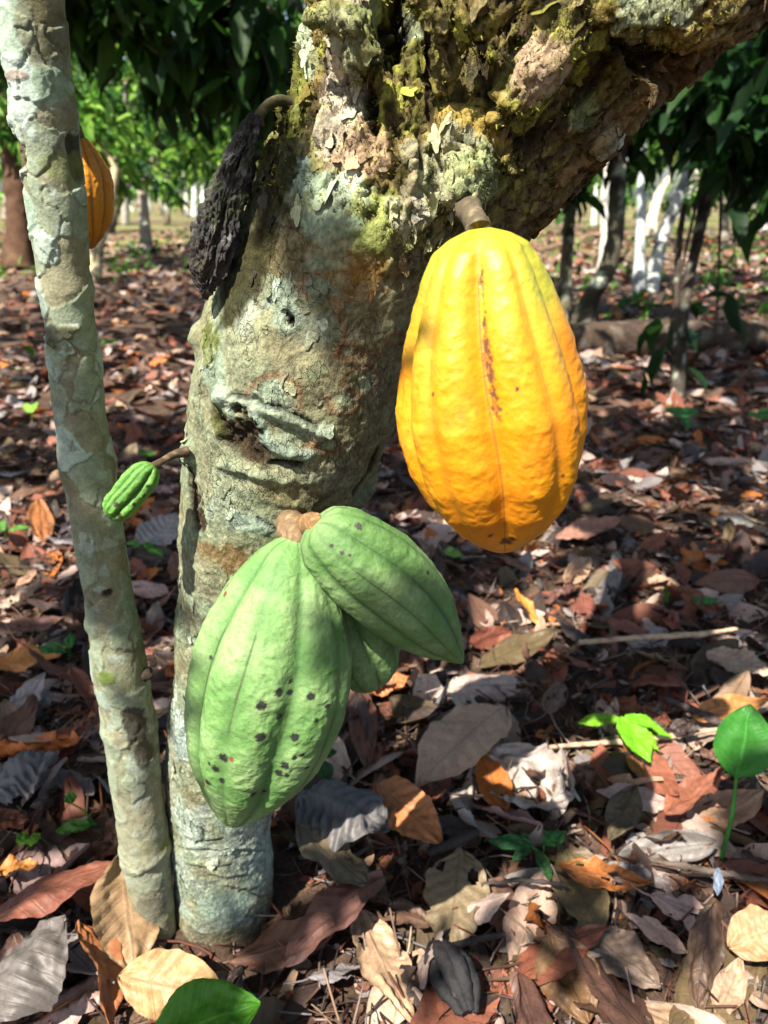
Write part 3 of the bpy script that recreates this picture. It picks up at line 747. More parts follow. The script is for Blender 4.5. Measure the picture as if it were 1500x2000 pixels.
jag = fbm(V, 240, 4, 75) * .10
tcs = ((TH + .045 + np.pi) % (2 * np.pi) - np.pi)
scw = .010 + .038 * sstep(.20, .27, T) * sstep(.50, .40, T) + .010 * np.sin(T * 60) + .008 * np.sin(T * 143)
scar = sstep(.012, -.012, np.abs(tcs + .03) - scw - jag * .9) * sstep(.06, .10, T) * sstep(.50, .46, T)
c = mixc(c, np.array([.13, .06, .03]) , scar * (.8 + .2 * np.sign(fbm(V, 300, 2, 175))))
line = np.exp(-(tocen / .011) ** 2) * sstep(.02, .1, T); c = mixc(c, [.22, .07, .02], line * .8)
l2 = np.exp(-((dm + fbm(V, 60, 2, 77) * .03) / .012) ** 2) * sstep(.0, .2, fbm(V, 22, 2, 78)) * sstep(.1, .2, T) * sstep(.75, .6, T); c = mixc(c, [.42, .16, .015], l2 * .7)
_, _, pc = voronoi(V, 330, 9); f1_, f2_, _ = voronoi(V, 330, 9)
c = mixc(c, [.40, .15, .02], ((pc > .9) & (f1_ < .22)) * .7)
c = mixc(c, [.06, .03, .015], sstep(.985, .995, T + fbm(V, 120, 2, 4) * .012) * .9)
spots_on(V, F, [(988, 1056, 9), (1000, 1052, 6), (958, 1046, 4), (1010, 760, 3), (846, 770, 3), (1100, 930, 3), (1105, 948, 2.5)], c, [.09, .03, .015], .40 / FPX)
child('husk', mesh_np('husk', V - nrm * (scar * .0006)[:, None], F, c), M_YPOD, yroot)
hs = Vector(hit(914, 408)); pt_ = PY(932, 440, .424)
stalk(yroot, [tr4(hs + Vector((-.002, .014, .004)), .0095), tr4(hs + Vector((0, .002, 0)), .0088), tr4(hs.lerp(pt_, .4), .0070), tr4(pt_, .0066), tr4(PY(936, 453, .417), .0072)], (.085, .068, .042))

# big green pod
GREENS = ([.100, .215, .055], [.24, .35, .145], [.040, .12, .026])
def green_col(V, T, TH, dm, gi, w, seed, dark=1.0):
    a, b, d = [np.array(x) * dark for x in GREENS]
    c = np.tile(a, (len(V), 1))
    c = mixc(c, b, sstep(-.25, .3, fbm(V, 24, 4, seed)) * .75)
    c = mixc(c, b * 1.12, np.clip(w * .5, 0, 1) * .5)
    c = mixc(c, d, np.exp(-(dm / .09) ** 2) * np.where(gi % 2 == 0, .7, .4))
    c = mixc(c, d * 1.4, sstep(.16, .42, fbm(V, 20, 4, seed + 3)) * .6)
    c = mixc(c, a * .8 + .03, sstep(-.1, .4, fbm(V, 300, 3, seed + 5)) * .5)
    ln = np.exp(-((dm + fbm(V, 50, 3, seed + 7) * .015) / .013) ** 2) * sstep(-.12, .1, fbm(V, 16, 2, seed + 8)) * sstep(.04, .12, T) * sstep(.97, .9, T)
    c = mixc(c, [.035, .03, .015], ln * .85)
    c = mixc(c, [.10, .08, .03], sstep(.985, 1, T) * .8)
    return c
BIG = [(545, 1352, 6), (568, 1330, 3.5), (566, 1352, 5), (607, 1360, 6), (511, 1378, 7), (546, 1400, 5), (509, 1440, 7.5), (575, 1440, 6), (437, 1480, 7), (421, 1502, 6), (434, 1525, 5), (556, 1495, 6.5), (545, 1510, 6), (405, 1528, 6), (409, 1492, 3), (575, 1480, 4), (590, 1475, 4), (516, 1545, 4), (495, 1552, 5),
       (618, 1407, 3), (425, 1137, 3), (412, 1285, 3.5), (362, 1430, 3.5), (367, 1396, 2), (560, 1515, 4), (640, 1380, 4), (600, 1500, 4)]
top, tip = PY(578, 1052, .452), PY(452, 1608, .425)
groot = thing('cocoa_pod', top, 'biggest green cocoa pod, dotted with black spots, low on the gnarled trunk', 'cocoa pod')
V, F, T, TH, dm, gi, w, nrm = pod_mesh(top, tip, 2 * 158 * depth(PY(500, 1310, .44)) / FPX, PROF_GREEN, 13, twist=.15, ridge=.042, groove=.055, wart=.0008, phase=.30, bend=(-.006, 0), nu=420, nv_=460)
c = green_col(V, T, TH, dm, gi, w, 81)
spots_on(V, F, BIG, c, [.012, .011, .013], .47 / FPX)
spots_on(V, F, [(442, 1145, 6), (440, 1160, 4), (452, 1483, 4), (398, 1530, 5)], c, [.14, .05, .02], .47 / FPX)
child('husk', mesh_np('husk', V, F, c), M_GPOD, groot)
stalk(groot, [tr4(PY(566, 1018, .498), .0095), tr4(PY(570, 1030, .475), .0105), tr4(PY(577, 1050, .455), .0085), tr4(PY(579, 1062, .452), .006)], (.15, .10, .055))

# green pod leaning out to the right
top, tip = PY(617, 1022, .437), PY(904, 1294, .452)
rroot = thing('cocoa_pod', top, 'dull green cocoa pod slanting out to the right of the spotted one', 'cocoa pod')
V, F, T, TH, dm, gi, w, nrm = pod_mesh(top, tip, 2 * 90 * depth(PY(750, 1150, .45)) / FPX, ([0, .02, .05, .1, .2, .3, .4, .5, .6, .7, .8, .9, .96, 1], [.3, .55, .66, .8, .93, 1, 1.0, .97, .90, .78, .58, .32, .17, .04]), 23, twist=.1, ridge=.045, groove=.04, wart=.0006, phase=.45, bend=(-.004, 0))
c = green_col(V, T, TH, dm, gi, w, 91, .8)
spots_on(V, F, [(700, 1028, 5), (648, 1066, 3), (668, 1080, 3), (683, 1085, 2.5), (836, 1118, 3)], c, [.03, .028, .025], .46 / FPX)
child('husk', mesh_np('husk', V, F, c), M_GPOD, rroot)
stalk(rroot, [tr4(PY(585, 1030, .492), .0090), tr4(PY(598, 1030, .470), .0095), tr4(PY(612, 1022, .446), .0075), tr4(PY(622, 1026, .437), .005)], (.17, .10, .045))

# third green pod half hidden
top, tip = PY(640, 1090, .487), PY(730, 1345, .475)
hroot = thing('cocoa_pod', top, 'small green cocoa pod mostly hidden behind the two other green ones', 'cocoa pod')
V, F, T, TH, dm, gi, w, nrm = pod_mesh(top, tip, 2 * 82 * depth(PY(700, 1230, .48)) / FPX, ([0, .03, .1, .2, .4, .6, .75, .86, .94, 1], [.3, .5, .72, .88, 1, 1, .92, .78, .52, .1]), 33, ridge=.05, groove=.05, phase=.2, nu=220, nv_=260)
child('husk', mesh_np('husk', V, F, green_col(V, T, TH, dm, gi, w, 97, .8)), M_GPOD, hroot)
stalk(hroot, [tr4(PY(600, 1052, .50), .006), tr4(PY(620, 1066, .49), .006), tr4(PY(642, 1094, .487), .005)], (.12, .08, .04))

# tiny unripe pod
top, tip = PY(300, 908, .492), PY(213, 1012, .478)
sroot = thing('cocoa_pod', top, 'tiny bright green cocoa pod on a thin twig at the trunk\'s left edge', 'cocoa pod')
V, F, T, TH, dm, gi, w, nrm = pod_mesh(top, tip, 2 * 32 * depth(PY(260, 960, .485)) / FPX, PROF_SMALL, 43, ridge=.09, groove=.16, wart=.0007, phase=.3, nu=220, nv_=220)
c = np.tile([.085, .21, .035], (len(V), 1)); c = mixc(c, [.15, .31, .06], np.clip(w * .5 + .2, 0, 1)); c = mixc(c, [.04, .14, .015], np.exp(-(dm / .15) ** 2) * .8)
spots_on(V, F, [(214, 1013, 3), (234, 1008, 4), (262, 985, 3), (282, 968, 3), (226, 985, 4), (288, 950, 2.5)], c, [.03, .015, .01], .47 / FPX)
child('husk', mesh_np('husk', V, F, c), M_GPOD, sroot)
stalk(sroot, [tr4(PY(366, 882, .512), .0042), tr4(PY(340, 888, .505), .0030), tr4(PY(318, 900, .498), .0026), tr4(PY(298, 911, .492), .0030)], (.06, .042, .026))

# shrivelled black pod
top, tip = PY(503, 225, .520), PY(397, 585, .510)
droot = thing('cocoa_pod', top, 'shrivelled black dry cocoa pod hanging on the upper left of the trunk', 'cocoa pod')
V, F, T, TH, dm, gi, w, nrm = pod_mesh(top, tip, 2 * 40 * depth(PY(450, 400, .51)) / FPX, ([0, .04, .1, .2, .4, .6, .75, .85, .92, .97, 1], [.2, .3, .40, .56, .80, .98, 1, .80, .42, .22, .1]), 53, ridge=.10, groove=.12, wart=.0016, phase=.1, bend=(.004, 0), nu=300, nv_=280)
V = V + nrm * ((ridged(compress(V, np.array([.28, 0, .96]), .75), 120, 3, 55) - .5) * .0065 + (ridged(compress(V, np.array([.28, 0, .96]), .6), 300, 2, 58) - .5) * .0022)[:, None]
c = np.tile([.020, .019, .018], (len(V), 1)); c = mixc(c, [.11, .105, .10], sstep(.05, .3, fbm(V, 130, 4, 56)) * .8)
c = mixc(c, [.045, .055, .015], sstep(.0, .3, fbm(V, 40, 3, 57)) * .5); c = mixc(c, [.035, .026, .024], sstep(.6, .8, T) * .6)
child('husk', mesh_np('husk', V, F, c), M_DPOD, droot)
stalk(droot, [tr4(PY(590, 225, .545), .0040), tr4(PY(556, 198, .535), .0036), tr4(PY(528, 202, .526), .0031), tr4(PY(508, 224, .520), .0033), tr4(PY(503, 244, .520), .0045)], (.05, .045, .022))

# orange pod behind the slim tree
top, tip = PY(150, 262, .66), PY(176, 486, .67)
oroot = thing('cocoa_pod', top, 'orange ripe cocoa pod peeping out from behind the slim pale trunk', 'cocoa pod')
V, F, T, TH, dm, gi, w, nrm = pod_mesh(top, tip, 2 * 56 * depth(PY(160, 380, .665)) / FPX, PROF_GREEN, 63, ridge=.05, groove=.08, wart=.0008, phase=.9, nu=220, nv_=240)
c = np.tile([.55, .22, .012], (len(V), 1)); c = mixc(c, [.36, .12, .01], sstep(.75, 1, T)); c = mixc(c, [.20, .07, .01], np.exp(-(dm / .06) ** 2) * .8)
child('husk', mesh_np('husk', V, F, c), M_YPOD, oroot)
stalk(oroot, [tr4(PY(95, 235, .556), .006), tr4(PY(120, 235, .60), .006), tr4(PY(140, 246, .645), .006), tr4(PY(150, 268, .66), .006)], (.1, .07, .03))

# ------------------------------------------------------------------ leaves
def leaf_vf(L, W, nu=26, nv_=13, roll=.8, arch=.5, corr=.002, ragged=.0, crumple=0.0, veins=9, seed=0, wave=.0):
    """one leaf: length along x, width along y; roll curls the blade across, arch bends it along"""
    u = np.linspace(0, 1, nu); v = np.linspace(-1, 1, nv_)
    w = W * np.sin(np.pi * np.clip(u, .003, .997) ** .92) ** .72 * (1 - .28 * u ** 5)
    U, Vv = np.meshgrid(u, v, indexing='ij')
    p = np.stack([U.ravel() * 3, Vv.ravel(), np.full(U.size, seed * 3.7)], 1)
    edge = 1 - ragged * np.clip(perlin(np.stack([U.ravel() * 9, np.sign(Vv.ravel()) * 5, np.full(U.size, seed * 1.3)], 1), seed) + .25, 0, 1) - ragged * .16 * np.abs(perlin(np.stack([U.ravel() * 34, np.sign(Vv.ravel()) * 5, np.full(U.size, seed * 2.3)], 1), seed))
    s = Vv * (w[:, None] / 2) * edge.reshape(U.shape)
    k = np.clip(roll, .02, 9) / W                            # curvature across
    kk = k * (1 + .5 * perlin(p * [.5, 0, 1], seed + 3).reshape(U.shape))
    yy = np.sin(s * kk) / kk; zz = (1 - np.cos(s * kk)) / kk
    av = np.abs(Vv)
    zz = zz + corr * .6 * np.cos(2 * np.pi * veins * (U - .16 * av)) * np.clip(av * 3, 0, 1) * np.sin(np.pi * U) ** .3
    zz = zz + fbm(p * [1, 1.6, 1], 1.0, 3, seed + 7).reshape(U.shape) * (.010 + crumple)
    zz = zz + wave * np.sin(U * 14 + seed + Vv) * av ** 2
    yy = yy + fbm(p * [1.5, 1.5, 1], 1.0, 2, seed + 9).reshape(U.shape) * crumple * .8
    th = arch * (u - .5) * (1 + .4 * math.sin(seed)); cx = np.concatenate([[0], np.cumsum(np.cos((th[1:] + th[:-1]) / 2))]) * L / (nu - 1)
    cz = np.concatenate([[0], np.cumsum(np.sin((th[1:] + th[:-1]) / 2))]) * L / (nu - 1)
    Xx = cx[:, None] - np.sin(th)[:, None] * zz; Zz = cz[:, None] + np.cos(th)[:, None] * zz
    V = np.stack([Xx, yy, Zz], -1).reshape(-1, 3)
    F = grid_faces(nu, nv_)
    V -= np.array([V[:, 0].mean(), 0, 0])
    return V, F, np.stack([U.ravel(), Vv.ravel()], 1)
def petiole_vf(L, rng):
    V, F = tube([(-L / 2 - .035, rng.uniform(-.01, .01), .004, .0012), (-L / 2 - .012, 0, .002, .0013), (-L / 2 + .004, 0, 0, .0016)], 6, 6)
    return V, F
def holes(F, lf, V, n, seed):
    r = np.random.default_rng(seed); keep = np.ones(len(F), bool); fc = lf[F].mean(1)
    for _ in range(n):
        c = np.array([r.uniform(.2, .9), r.uniform(-.8, .8)]); rad = r.uniform(.03, .08)
        keep &= np.hypot(fc[:, 0] - c[0], (fc[:, 1] - c[1]) * .35) > rad
    return F[keep]
def frame(dx, up):
    x = Vector(dx).normalized(); z = Vector(up); z = (z - x * z.dot(x)).normalized(); y = z.cross(x)
    m = Matrix((x, y, z)).transposed().to_4x4(); return m
def gz(x, y): return float(ground_z(np.array([x]), np.array([y]))[0])

RB, BR, OR, TN_, PK, GR, DK, OL, SAND = (.20, .070, .042), (.13, .068, .045), (.42, .14, .035), (.34, .22, .14), (.42, .295, .25), (.24, .215, .21), (.050, .032, .027), (.11, .078, .040), (.50, .37, .30)
leaf_count = [0]
def hero_leaf(a, b, wpx, color, label, z0=.012, z1=.022, tilt=0.0, roll=.8, arch=.4, corr=.002, ragged=.1, crumple=0.0, nhole=0, wave=.003, nu=44, nv_=23, veins=9):
    """a, b: photo points of the leaf's two ends, on the ground at heights z0, z1"""
    leaf_count[0] += 1; sd = 100 + leaf_count[0]
    A, B = G(*a, z0), G(*b, z1)
    L = (B - A).length; mid = (A + B) / 2
    W = wpx * depth(mid) / FPX * max(1, (roll / 2) / max(math.sin(min(roll / 2, 1.57)), .3))
    V, F, lf = leaf_vf(L * max(1, abs(arch) / 2 / math.sin(abs(arch) / 2 + 1e-6)), W, nu, nv_, roll, arch, corr, ragged, crumple, veins, sd, wave)
    if nhole: F = holes(F, lf, V, nhole, sd)
    up = Matrix.Rotation(math.radians(tilt), 3, (B - A).normalized()) @ Vector((0, 0, 1))
    o = link('dry_leaf', mesh_np('dry_leaf', V, F, None, lf), M_DRY)
    zl = mid.z + max(0, gz(mid.x, mid.y))
    o.matrix_world = Matrix.Translation((mid.x, mid.y, zl)) @ frame(B - A, up)
    o.color = (*color, 1)
    tag(o, label, 'dry leaf', 'fallen dry leaves on the ground')
    return o
hero_leaf((-30, 1800), (250, 1690), 118, RB, 'big smooth reddish brown leaf at left edge beside the slim trunk', .045, .06, 165, .9, .5, .001, .02)
hero_leaf((242, 1655), (262, 1905), 150, (.34, .22, .115), 'tall tan leaf standing upright against the foot of the slim trunk', .10, .015, -28, 1.2, .3, .0015, .15)
hero_leaf((150, 1800), (215, 2010), 90, (.34, .13, .05), 'narrow orange brown leaf curving down in front of the tall tan leaf', .06, .01, -50, 1.5, -.7, .0008, .05)
hero_leaf((232, 1905), (450, 1950), 120, (.45, .28, .13), 'sunlit tan leaf with curled edge behind the bright green leaf', .035, .012, 28, 1.2, -.5, .0015, .1)
hero_leaf((-40, 1990), (125, 1800), 175, (.125, .108, .098), 'grey leaf with ridged veins arched up in the lower left corner', .04, .07, 165, 2.7, 1.5, .0022, .0, .010, wave=.0)
hero_leaf((-20, 1545), (110, 1480), 120, (.13, .125, .13), 'dark grey crumpled leaf at the left edge', .04, .06, 175, 2.6, 1.7, .005, .15, .014, wave=.0)
hero_leaf((-20, 1300), (130, 1265), 62, (.45, .19, .05), 'orange brown leaf at left edge under a small green seedling', .02, .03, 15, .7, .3, .001, .05)
hero_leaf((-20, 1700), (75, 1685), 60, (.42, .17, .04), 'small orange leaf above the big reddish leaf at left edge', .04, .03, -20, .8, .3, .001, .05)
hero_leaf((578, 1605), (730, 1735), 120, (.15, .115, .07), 'dull brown leaf with torn tip right of the gnarled trunk', .07, .04, -20, .7, .3, .001, .25)
hero_leaf((750, 1712), (556, 1885), 135, (.15, .075, .06), 'long dark purplish brown leaf slanting down to the right of the gnarled trunk\'s foot', .045, .02, 22, .9, -.4, .001, .1)
hero_leaf((700, 1770), (805, 1995), 110, (.42, .275, .17), 'pale tan leaf with a hole below the long purplish brown leaf', .02, .012, -15, .7, .3, .002, .12, nhole=1)
hero_leaf((900, 1655), (872, 1870), 140, (.22, .165, .095), 'olive tan ragged leaf lying flat in shade, right of the trunk', .03, .02, 8, .4, .2, .002, .35, nhole=2)
hero_leaf((985, 1380), (815, 1540), 165, (.46, .30, .21), 'large pale brown leaf, mostly shaded, just left of the crumpled whitish ones', .05, .02, 10, .6, -.4, .0018, .15)
hero_leaf((885, 1590), (1110, 1490), 210, (.42, .36, .32), 'whitish crumpled leaf curled into a ball in full sun', .02, .05, 0, 3.6, 2.2, .006, .25, .022)
hero_leaf((960, 1455), (1120, 1560), 170, (.44, .37, .33), 'whitish crumpled leaf with ridged veins behind the curled ball', .03, .05, 10, 2.8, 1.6, .005, .25, .018)
hero_leaf((585, 1555), (760, 1625), 170, (.14, .13, .128), 'grey corrugated leaf rolled up behind the torn brown leaf', .045, .055, 180, 2.6, 1.2, .008, .2, .012, wave=0)
hero_leaf((735, 1530), (865, 1650), 100, (.42, .165, .06), 'orange leaf with wavy veins beside the grey corrugated one', .03, .03, 18, .9, -.3, .003, .12)
hero_leaf((1075, 1825), (1150, 2000), 130, (.17, .095, .045), 'broad brown leaf at the bottom edge below the ragged orange leaf', .03, .015, 10, .6, .25, .0012, .06)
hero_leaf((1130, 1800), (1290, 1930), 120, (.17, .12, .09), 'grey brown flat leaf beside the broad brown leaf at the bottom', .02, .015, -6, .5, .2, .0014, .1)
hero_leaf((1398, 1755), (1362, 1985), 82, (.10, .058, .036), 'dark brown leaf standing on edge near the right corner', .09, .01, -32, .8, .3, .001, .05)
hero_leaf((1090, 1690), (1275, 1725), 66, (.36, .125, .03), 'ragged orange leaf with insect holes on the right', .035, .03, 14, .5, .15, .001, .35, nhole=6)
hero_leaf((1243, 1535), (1190, 1640), 66, (.085, .065, .035), 'dark olive leaf in the shade above the ragged orange leaf', .05, .03, -10, .6, .2, .001, .05)
hero_leaf((1300, 1590), (1410, 1500), 78, (.26, .095, .055), 'reddish folded leaf beside the tall green seedling', .03, .05, -25, 1.6, .5, .0012, .05)
hero_leaf((1425, 1850), (1540, 1800), 100, (.46, .27, .14), 'tan leaf curled in full sun at the right edge', .03, .05, 20, 1.6, .5, .0015, .1)
hero_leaf((1400, 1990), (1450, 1870), 60, (.46, .29, .19), 'pale tan leaf under the dark standing leaf', .01, .02, 0, .6, .2, .001, .1)
hero_leaf((935, 1300), (1090, 1225), 66, (.12, .085, .04), 'dark olive leaf lying below the tip of the ripe yellow pod', .02, .04, 10, .7, .3, .001, .05)
hero_leaf((1005, 1150), (1060, 1225), 40, (.60, .24, .045), 'bright orange leaf standing up behind the dark olive leaf', .06, .02, -30, 1.2, .3, .001, .05)
hero_leaf((720, 1350), (800, 1320), 56, (.46, .17, .06), 'orange curled leaf just below the right green pod', .02, .03, 10, 2.0, .5, .002, .1)
hero_leaf((705, 1340), (715, 1500), 60, (.15, .065, .042), 'dull red brown leaf below the hidden green pod', .03, .02, 0, .7, .2, .0012, .15)
hero_leaf((1355, 1400), (1500, 1365), 60, (.46, .20, .06), 'orange brown leaf at the right above the tall seedling', .03, .04, 15, .8, .3, .001, .1)
hero_leaf((1380, 1275), (1510, 1310), 90, (.44, .31, .22), 'pale sunlit leaf with torn edge near the right edge', .03, .04, 5, .9, .4, .002, .3)
hero_leaf((75, 975), (85, 1060), 50, (.36, .14, .05), 'bright orange leaf behind the slim trunk at the left', .05, .02, -20, .9, .3, .001, .05)
hero_leaf((1085, 1050), (1215, 1010), 56, (.34, .17, .12), 'ridged pinkish brown leaf right of the ripe pod\'s tip', .03, .04, 5, .8, .2, .003, .05)
hero_leaf((275, 1070), (345, 1000), 90, (.27, .255, .25), 'grey fan shaped leaf below the tiny green pod', .02, .06, 10, 1.0, .5, .004, .15)

# -- ordinary fallen leaves, the nearest ones each an object
KINDS = [('reddish brown', RB, 6), ('brown', BR, 6), ('orange', OR, 1.3), ('tan', TN_, 2), ('pinkish', PK, 4), ('grey', GR, 3), ('dark brown', DK, 5), ('olive brown', OL, 2), ('sandy', SAND, 1)]
FORMS = [('flat', dict(roll=.5, arch=.2, corr=.0012, ragged=.2)), ('arched', dict(roll=.8, arch=1.0, corr=.0018, ragged=.12)), ('rolled', dict(roll=2.6, arch=.5, corr=.002, ragged=.12)),
         ('torn', dict(roll=.6, arch=.3, corr=.0015, ragged=.5)), ('crumpled', dict(roll=2.9, arch=1.5, corr=.004, ragged=.25, crumple=.018))]
VAR = {}
rng = np.random.default_rng(4)
for fi, (fn, kw) in enumerate(FORMS):
    for k in range(9):
        sd = 300 + fi * 20 + k; r_ = np.random.default_rng(sd)
        L = r_.uniform(.10, .165); W = L * r_.uniform(.36, .5)
        V, F, lf = leaf_vf(L, W, 34, 17, seed=sd, wave=.003, **kw)
        if k % 3 == 0: F = holes(F, lf, V, 3, sd)
        if fn == 'torn' and k % 2 == 0:
            fc = lf[F].mean(1); F = F[fc[:, 0] < .58 + .10 * np.sin(fc[:, 1] * 4 + k) + .07 * np.sin(fc[:, 1] * 13 + k)]
        V[:, 2] -= V[:, 2].min()
        if k % 2 == 0 and fn != 'crumpled':
            pv_, pf_ = petiole_vf(L, r_); pv_[:, 2] += V[:17, 2].mean() if True else 0
            lf = np.concatenate([lf, np.zeros((len(pv_), 2))]); F = np.concatenate([F, pf_ + len(V)]); V = np.concatenate([V, pv_])
        VAR[(fn, k)] = mesh_np('dry_leaf', V, F, None, lf); VAR[(fn, k)].materials.append(M_DRY)
ZONES = [(60, 1420, 'at the left edge'), (100, 1150, 'behind the slim trunk'), (90, 880, 'far behind the slim trunk'), (290, 1200, 'between the two trunks'), (60, 1950, 'in the lower left corner'), (180, 1580, 'left of the slim trunk\'s foot'),
         (430, 1930, 'in front of the gnarled trunk\'s foot'), (620, 1930, 'at the bottom middle'), (620, 1480, 'right of the spotted green pod'), (780, 1440, 'below the slanting green pod'), (850, 1150, 'beneath the ripe yellow pod'), (760, 960, 'between the trunk and ripe pod'),
         (950, 1650, 'below the whitish crumpled leaves'), (900, 1930, 'beside the black husk'), (1100, 1380, 'near the sunlit green seedling'), (1200, 1150, 'right of the ripe pod'), (1350, 1000, 'at the right behind the ripe pod'), (1150, 1580, 'right of the whitish crumpled leaves'),
         (1400, 1200, 'at the right edge by the pale stick'), (1380, 1560, 'around the tall green seedling'), (1200, 1780, 'below the ragged orange leaf'), (1100, 1960, 'along the bottom edge'), (1430, 1930, 'in the lower right corner')]
pool = []
wts = np.array([k[2] for k in KINDS], float); wts /= wts.sum()
tries = 0
pts_used = []
while len(pool) < 262 and tries < 6000:
    tries += 1
    py = 880 + 1160 * rng.random() ** .8; px = rng.uniform(-60, 1560)
    g = G(px, py)
    if math.hypot(g.x + .17, g.y - .61) < .10 or math.hypot(g.x + .235, g.y - .55) < .06: continue
    if 330 < px < 600 and py > 1830 and rng.random() < .8: continue
    md = .055 if g.y < 1 else .075
    if any((g.x - q[0]) ** 2 + (g.y - q[1]) ** 2 < md ** 2 for q in pts_used): continue
    pts_used.append((g.x, g.y))
    kind = KINDS[rng.choice(len(KINDS), p=wts)]
    fw = [.32, .2, .18, .15, .15] if kind[0] != 'grey' else [.1, .1, .2, .1, .5]
    form = FORMS[rng.choice(5, p=fw)]
    zn = min(ZONES, key=lambda z: (z[0] - px) ** 2 + (z[1] - py) ** 2)
    pool.append([px, py, g, kind, form, zn[2], int(rng.integers(9))])
from collections import defaultdict
byl = defaultdict(list)
for q in pool: byl[(q[3][0], q[4][0], q[5])].append(q)
ORD = ['leftmost', 'second from left', 'third from left', 'fourth from left', 'fifth from left', 'sixth from left']
for (cn, fn, zn), qs in byl.items():
    qs.sort(key=lambda q: q[0])
    for i, (px, py, g, kind, form, z_, vi) in enumerate(qs):
        lab = f'{cn} {fn} dry leaf {zn}'
        if len(qs) == 2: lab += (', the left one', ', the right one')[i]
        elif len(qs) > 2: lab += ', ' + ORD[min(i, 5)]
        o = link('dry_leaf', VAR[(fn, vi)])
        s = rng.uniform(.6, 1.02)
        o.matrix_world = Matrix.Translation((g.x, g.y, gz(g.x, g.y) + rng.uniform(.004, .028))) @ Matrix.Rotation(rng.uniform(0, 6.283), 4, 'Z') @ Matrix.Rotation(rng.normal(0, .4), 4, 'X') @ Matrix.Rotation(rng.normal(0, .3), 4, 'Y') @ Matrix.Rotation(math.pi if rng.random() < .3 else 0, 4, 'X') @ Matrix.Diagonal((s, s, s, 1))
        if o.matrix_world[2][2] < 0: o.matrix_world = Matrix.Translation((0, 0, .018)) @ o.matrix_world
        v = rng.uniform(.75, 1.3); o.color = (*[min(.75, c * v * rng.uniform(.93, 1.07)) for c in kind[1]], 1)
        tag(o, lab, 'dry leaf', 'fallen dry leaves on the ground')

# -- everything smaller, deeper and farther is one mass of litter
def scatter(name, templates, pos, rot, scale, cols):
    Vs, Fs, Cs, Ls, k = [], [], [], [], 0
    for i in range(len(pos)):
        V, F, lf = templates[i % len(templates)]
        V2 = (V * scale[i]) @ rot[i].T + pos[i]
        Vs.append(V2); Fs.append(F + k); Ls.append(lf); Cs.append(np.tile(cols[i], (len(V), 1))); k += len(V)
    return mesh_np(name, np.concatenate(Vs), np.concatenate(Fs), np.concatenate(Cs), np.concatenate(Ls))
def rots(n, rng, tx=.45, flip=.3):
    a = rng.uniform(0, 2 * np.pi, n); b = rng.normal(0, tx, n) + np.where(rng.random(n) < flip, np.pi, 0); c = rng.normal(0, tx * .8, n)
    R = np.zeros((n, 3, 3)); ca, sa, cb, sb, cc, s2 = np.cos(a), np.sin(a), np.cos(b), np.sin(b), np.cos(c), np.sin(c)
    Rz = np.stack([np.stack([ca, -sa, 0 * a], -1), np.stack([sa, ca, 0 * a], -1), np.stack([0 * a, 0 * a, 1 + 0 * a], -1)], 1)
    Rx = np.stack([np.stack([1 + 0 * a, 0 * a, 0 * a], -1), np.stack([0 * a, cb, -sb], -1), np.stack([0 * a, sb, cb], -1)], 1)
    Ry = np.stack([np.stack([cc, 0 * a, s2], -1), np.stack([0 * a, 1 + 0 * a, 0 * a], -1), np.stack([-s2, 0 * a, cc], -1)], 1)
    return Rz @ Ry @ Rx
tmpl = []
for k in range(40):
    fn, kw = FORMS[[0, 1, 2, 3, 4, 0, 1, 3][k % 8]]
    V, F, lf = leaf_vf(.135, .135 * rng.uniform(.36, .52), 13, 7, seed=700 + k, **kw)
    if k % 3 == 0: fc = lf[F].mean(1); F = F[(fc[:, 0] < .6 + .2 * np.sin(fc[:, 1] * 5 + k)) & (fc[:, 0] > .08)]
    V[:, 2] -= V[:, 2].mean(); tmpl.append((V, F, lf))
def wedge(n, y0, y1, rng, pw=1.0):
    y = y0 + (y1 - y0) * rng.random(n) ** pw
    x = (rng.random(n) * 2 - 1) * (y * .62 + .45)
    return x, y
def kcols(n, rng, lift=1.0):
    idx = rng.choice(len(KINDS), n, p=wts); return np.clip(np.array([KINDS[i][1] for i in idx]) * rng.uniform(.65, 1.3, (n, 1)) * lift, 0, .75)
parts = [(4200, .30, 4.0, .9, .7, 1.1), (3600, 3.0, 9.0, .9, .9, 1.3), (2600, 8.0, 20.0, 1.0, 1.3, 2.2)]
pos, rot, scl, cols = [], [], [], []
for n, y0, y1, pw_, s0, s1 in parts:
    x, y = wedge(n, y0, y1, rng, pw_)
    ok = (np.hypot(x + .17, y - .61) > .13) & (np.hypot(x + .235, y - .55) > .07) & ~((np.abs(x + .12) < .10) & (y < .6) & (rng.random(n) < .75))
    x, y = x[ok], y[ok]; n = len(x)
    pos.append(np.stack([x, y, ground_z(x, y) + rng.uniform(-.002, .016, n)], 1)); rot.append(rots(n, rng)); scl.append(rng.uniform(s0, s1, n)); cols.append(kcols(n, rng))
tag(link('leaf_litter', scatter('leaf_litter', tmpl, np.concatenate(pos), np.concatenate(rot), np.concatenate(scl), np.concatenate(cols)), M_LITTER), kind='stuff')
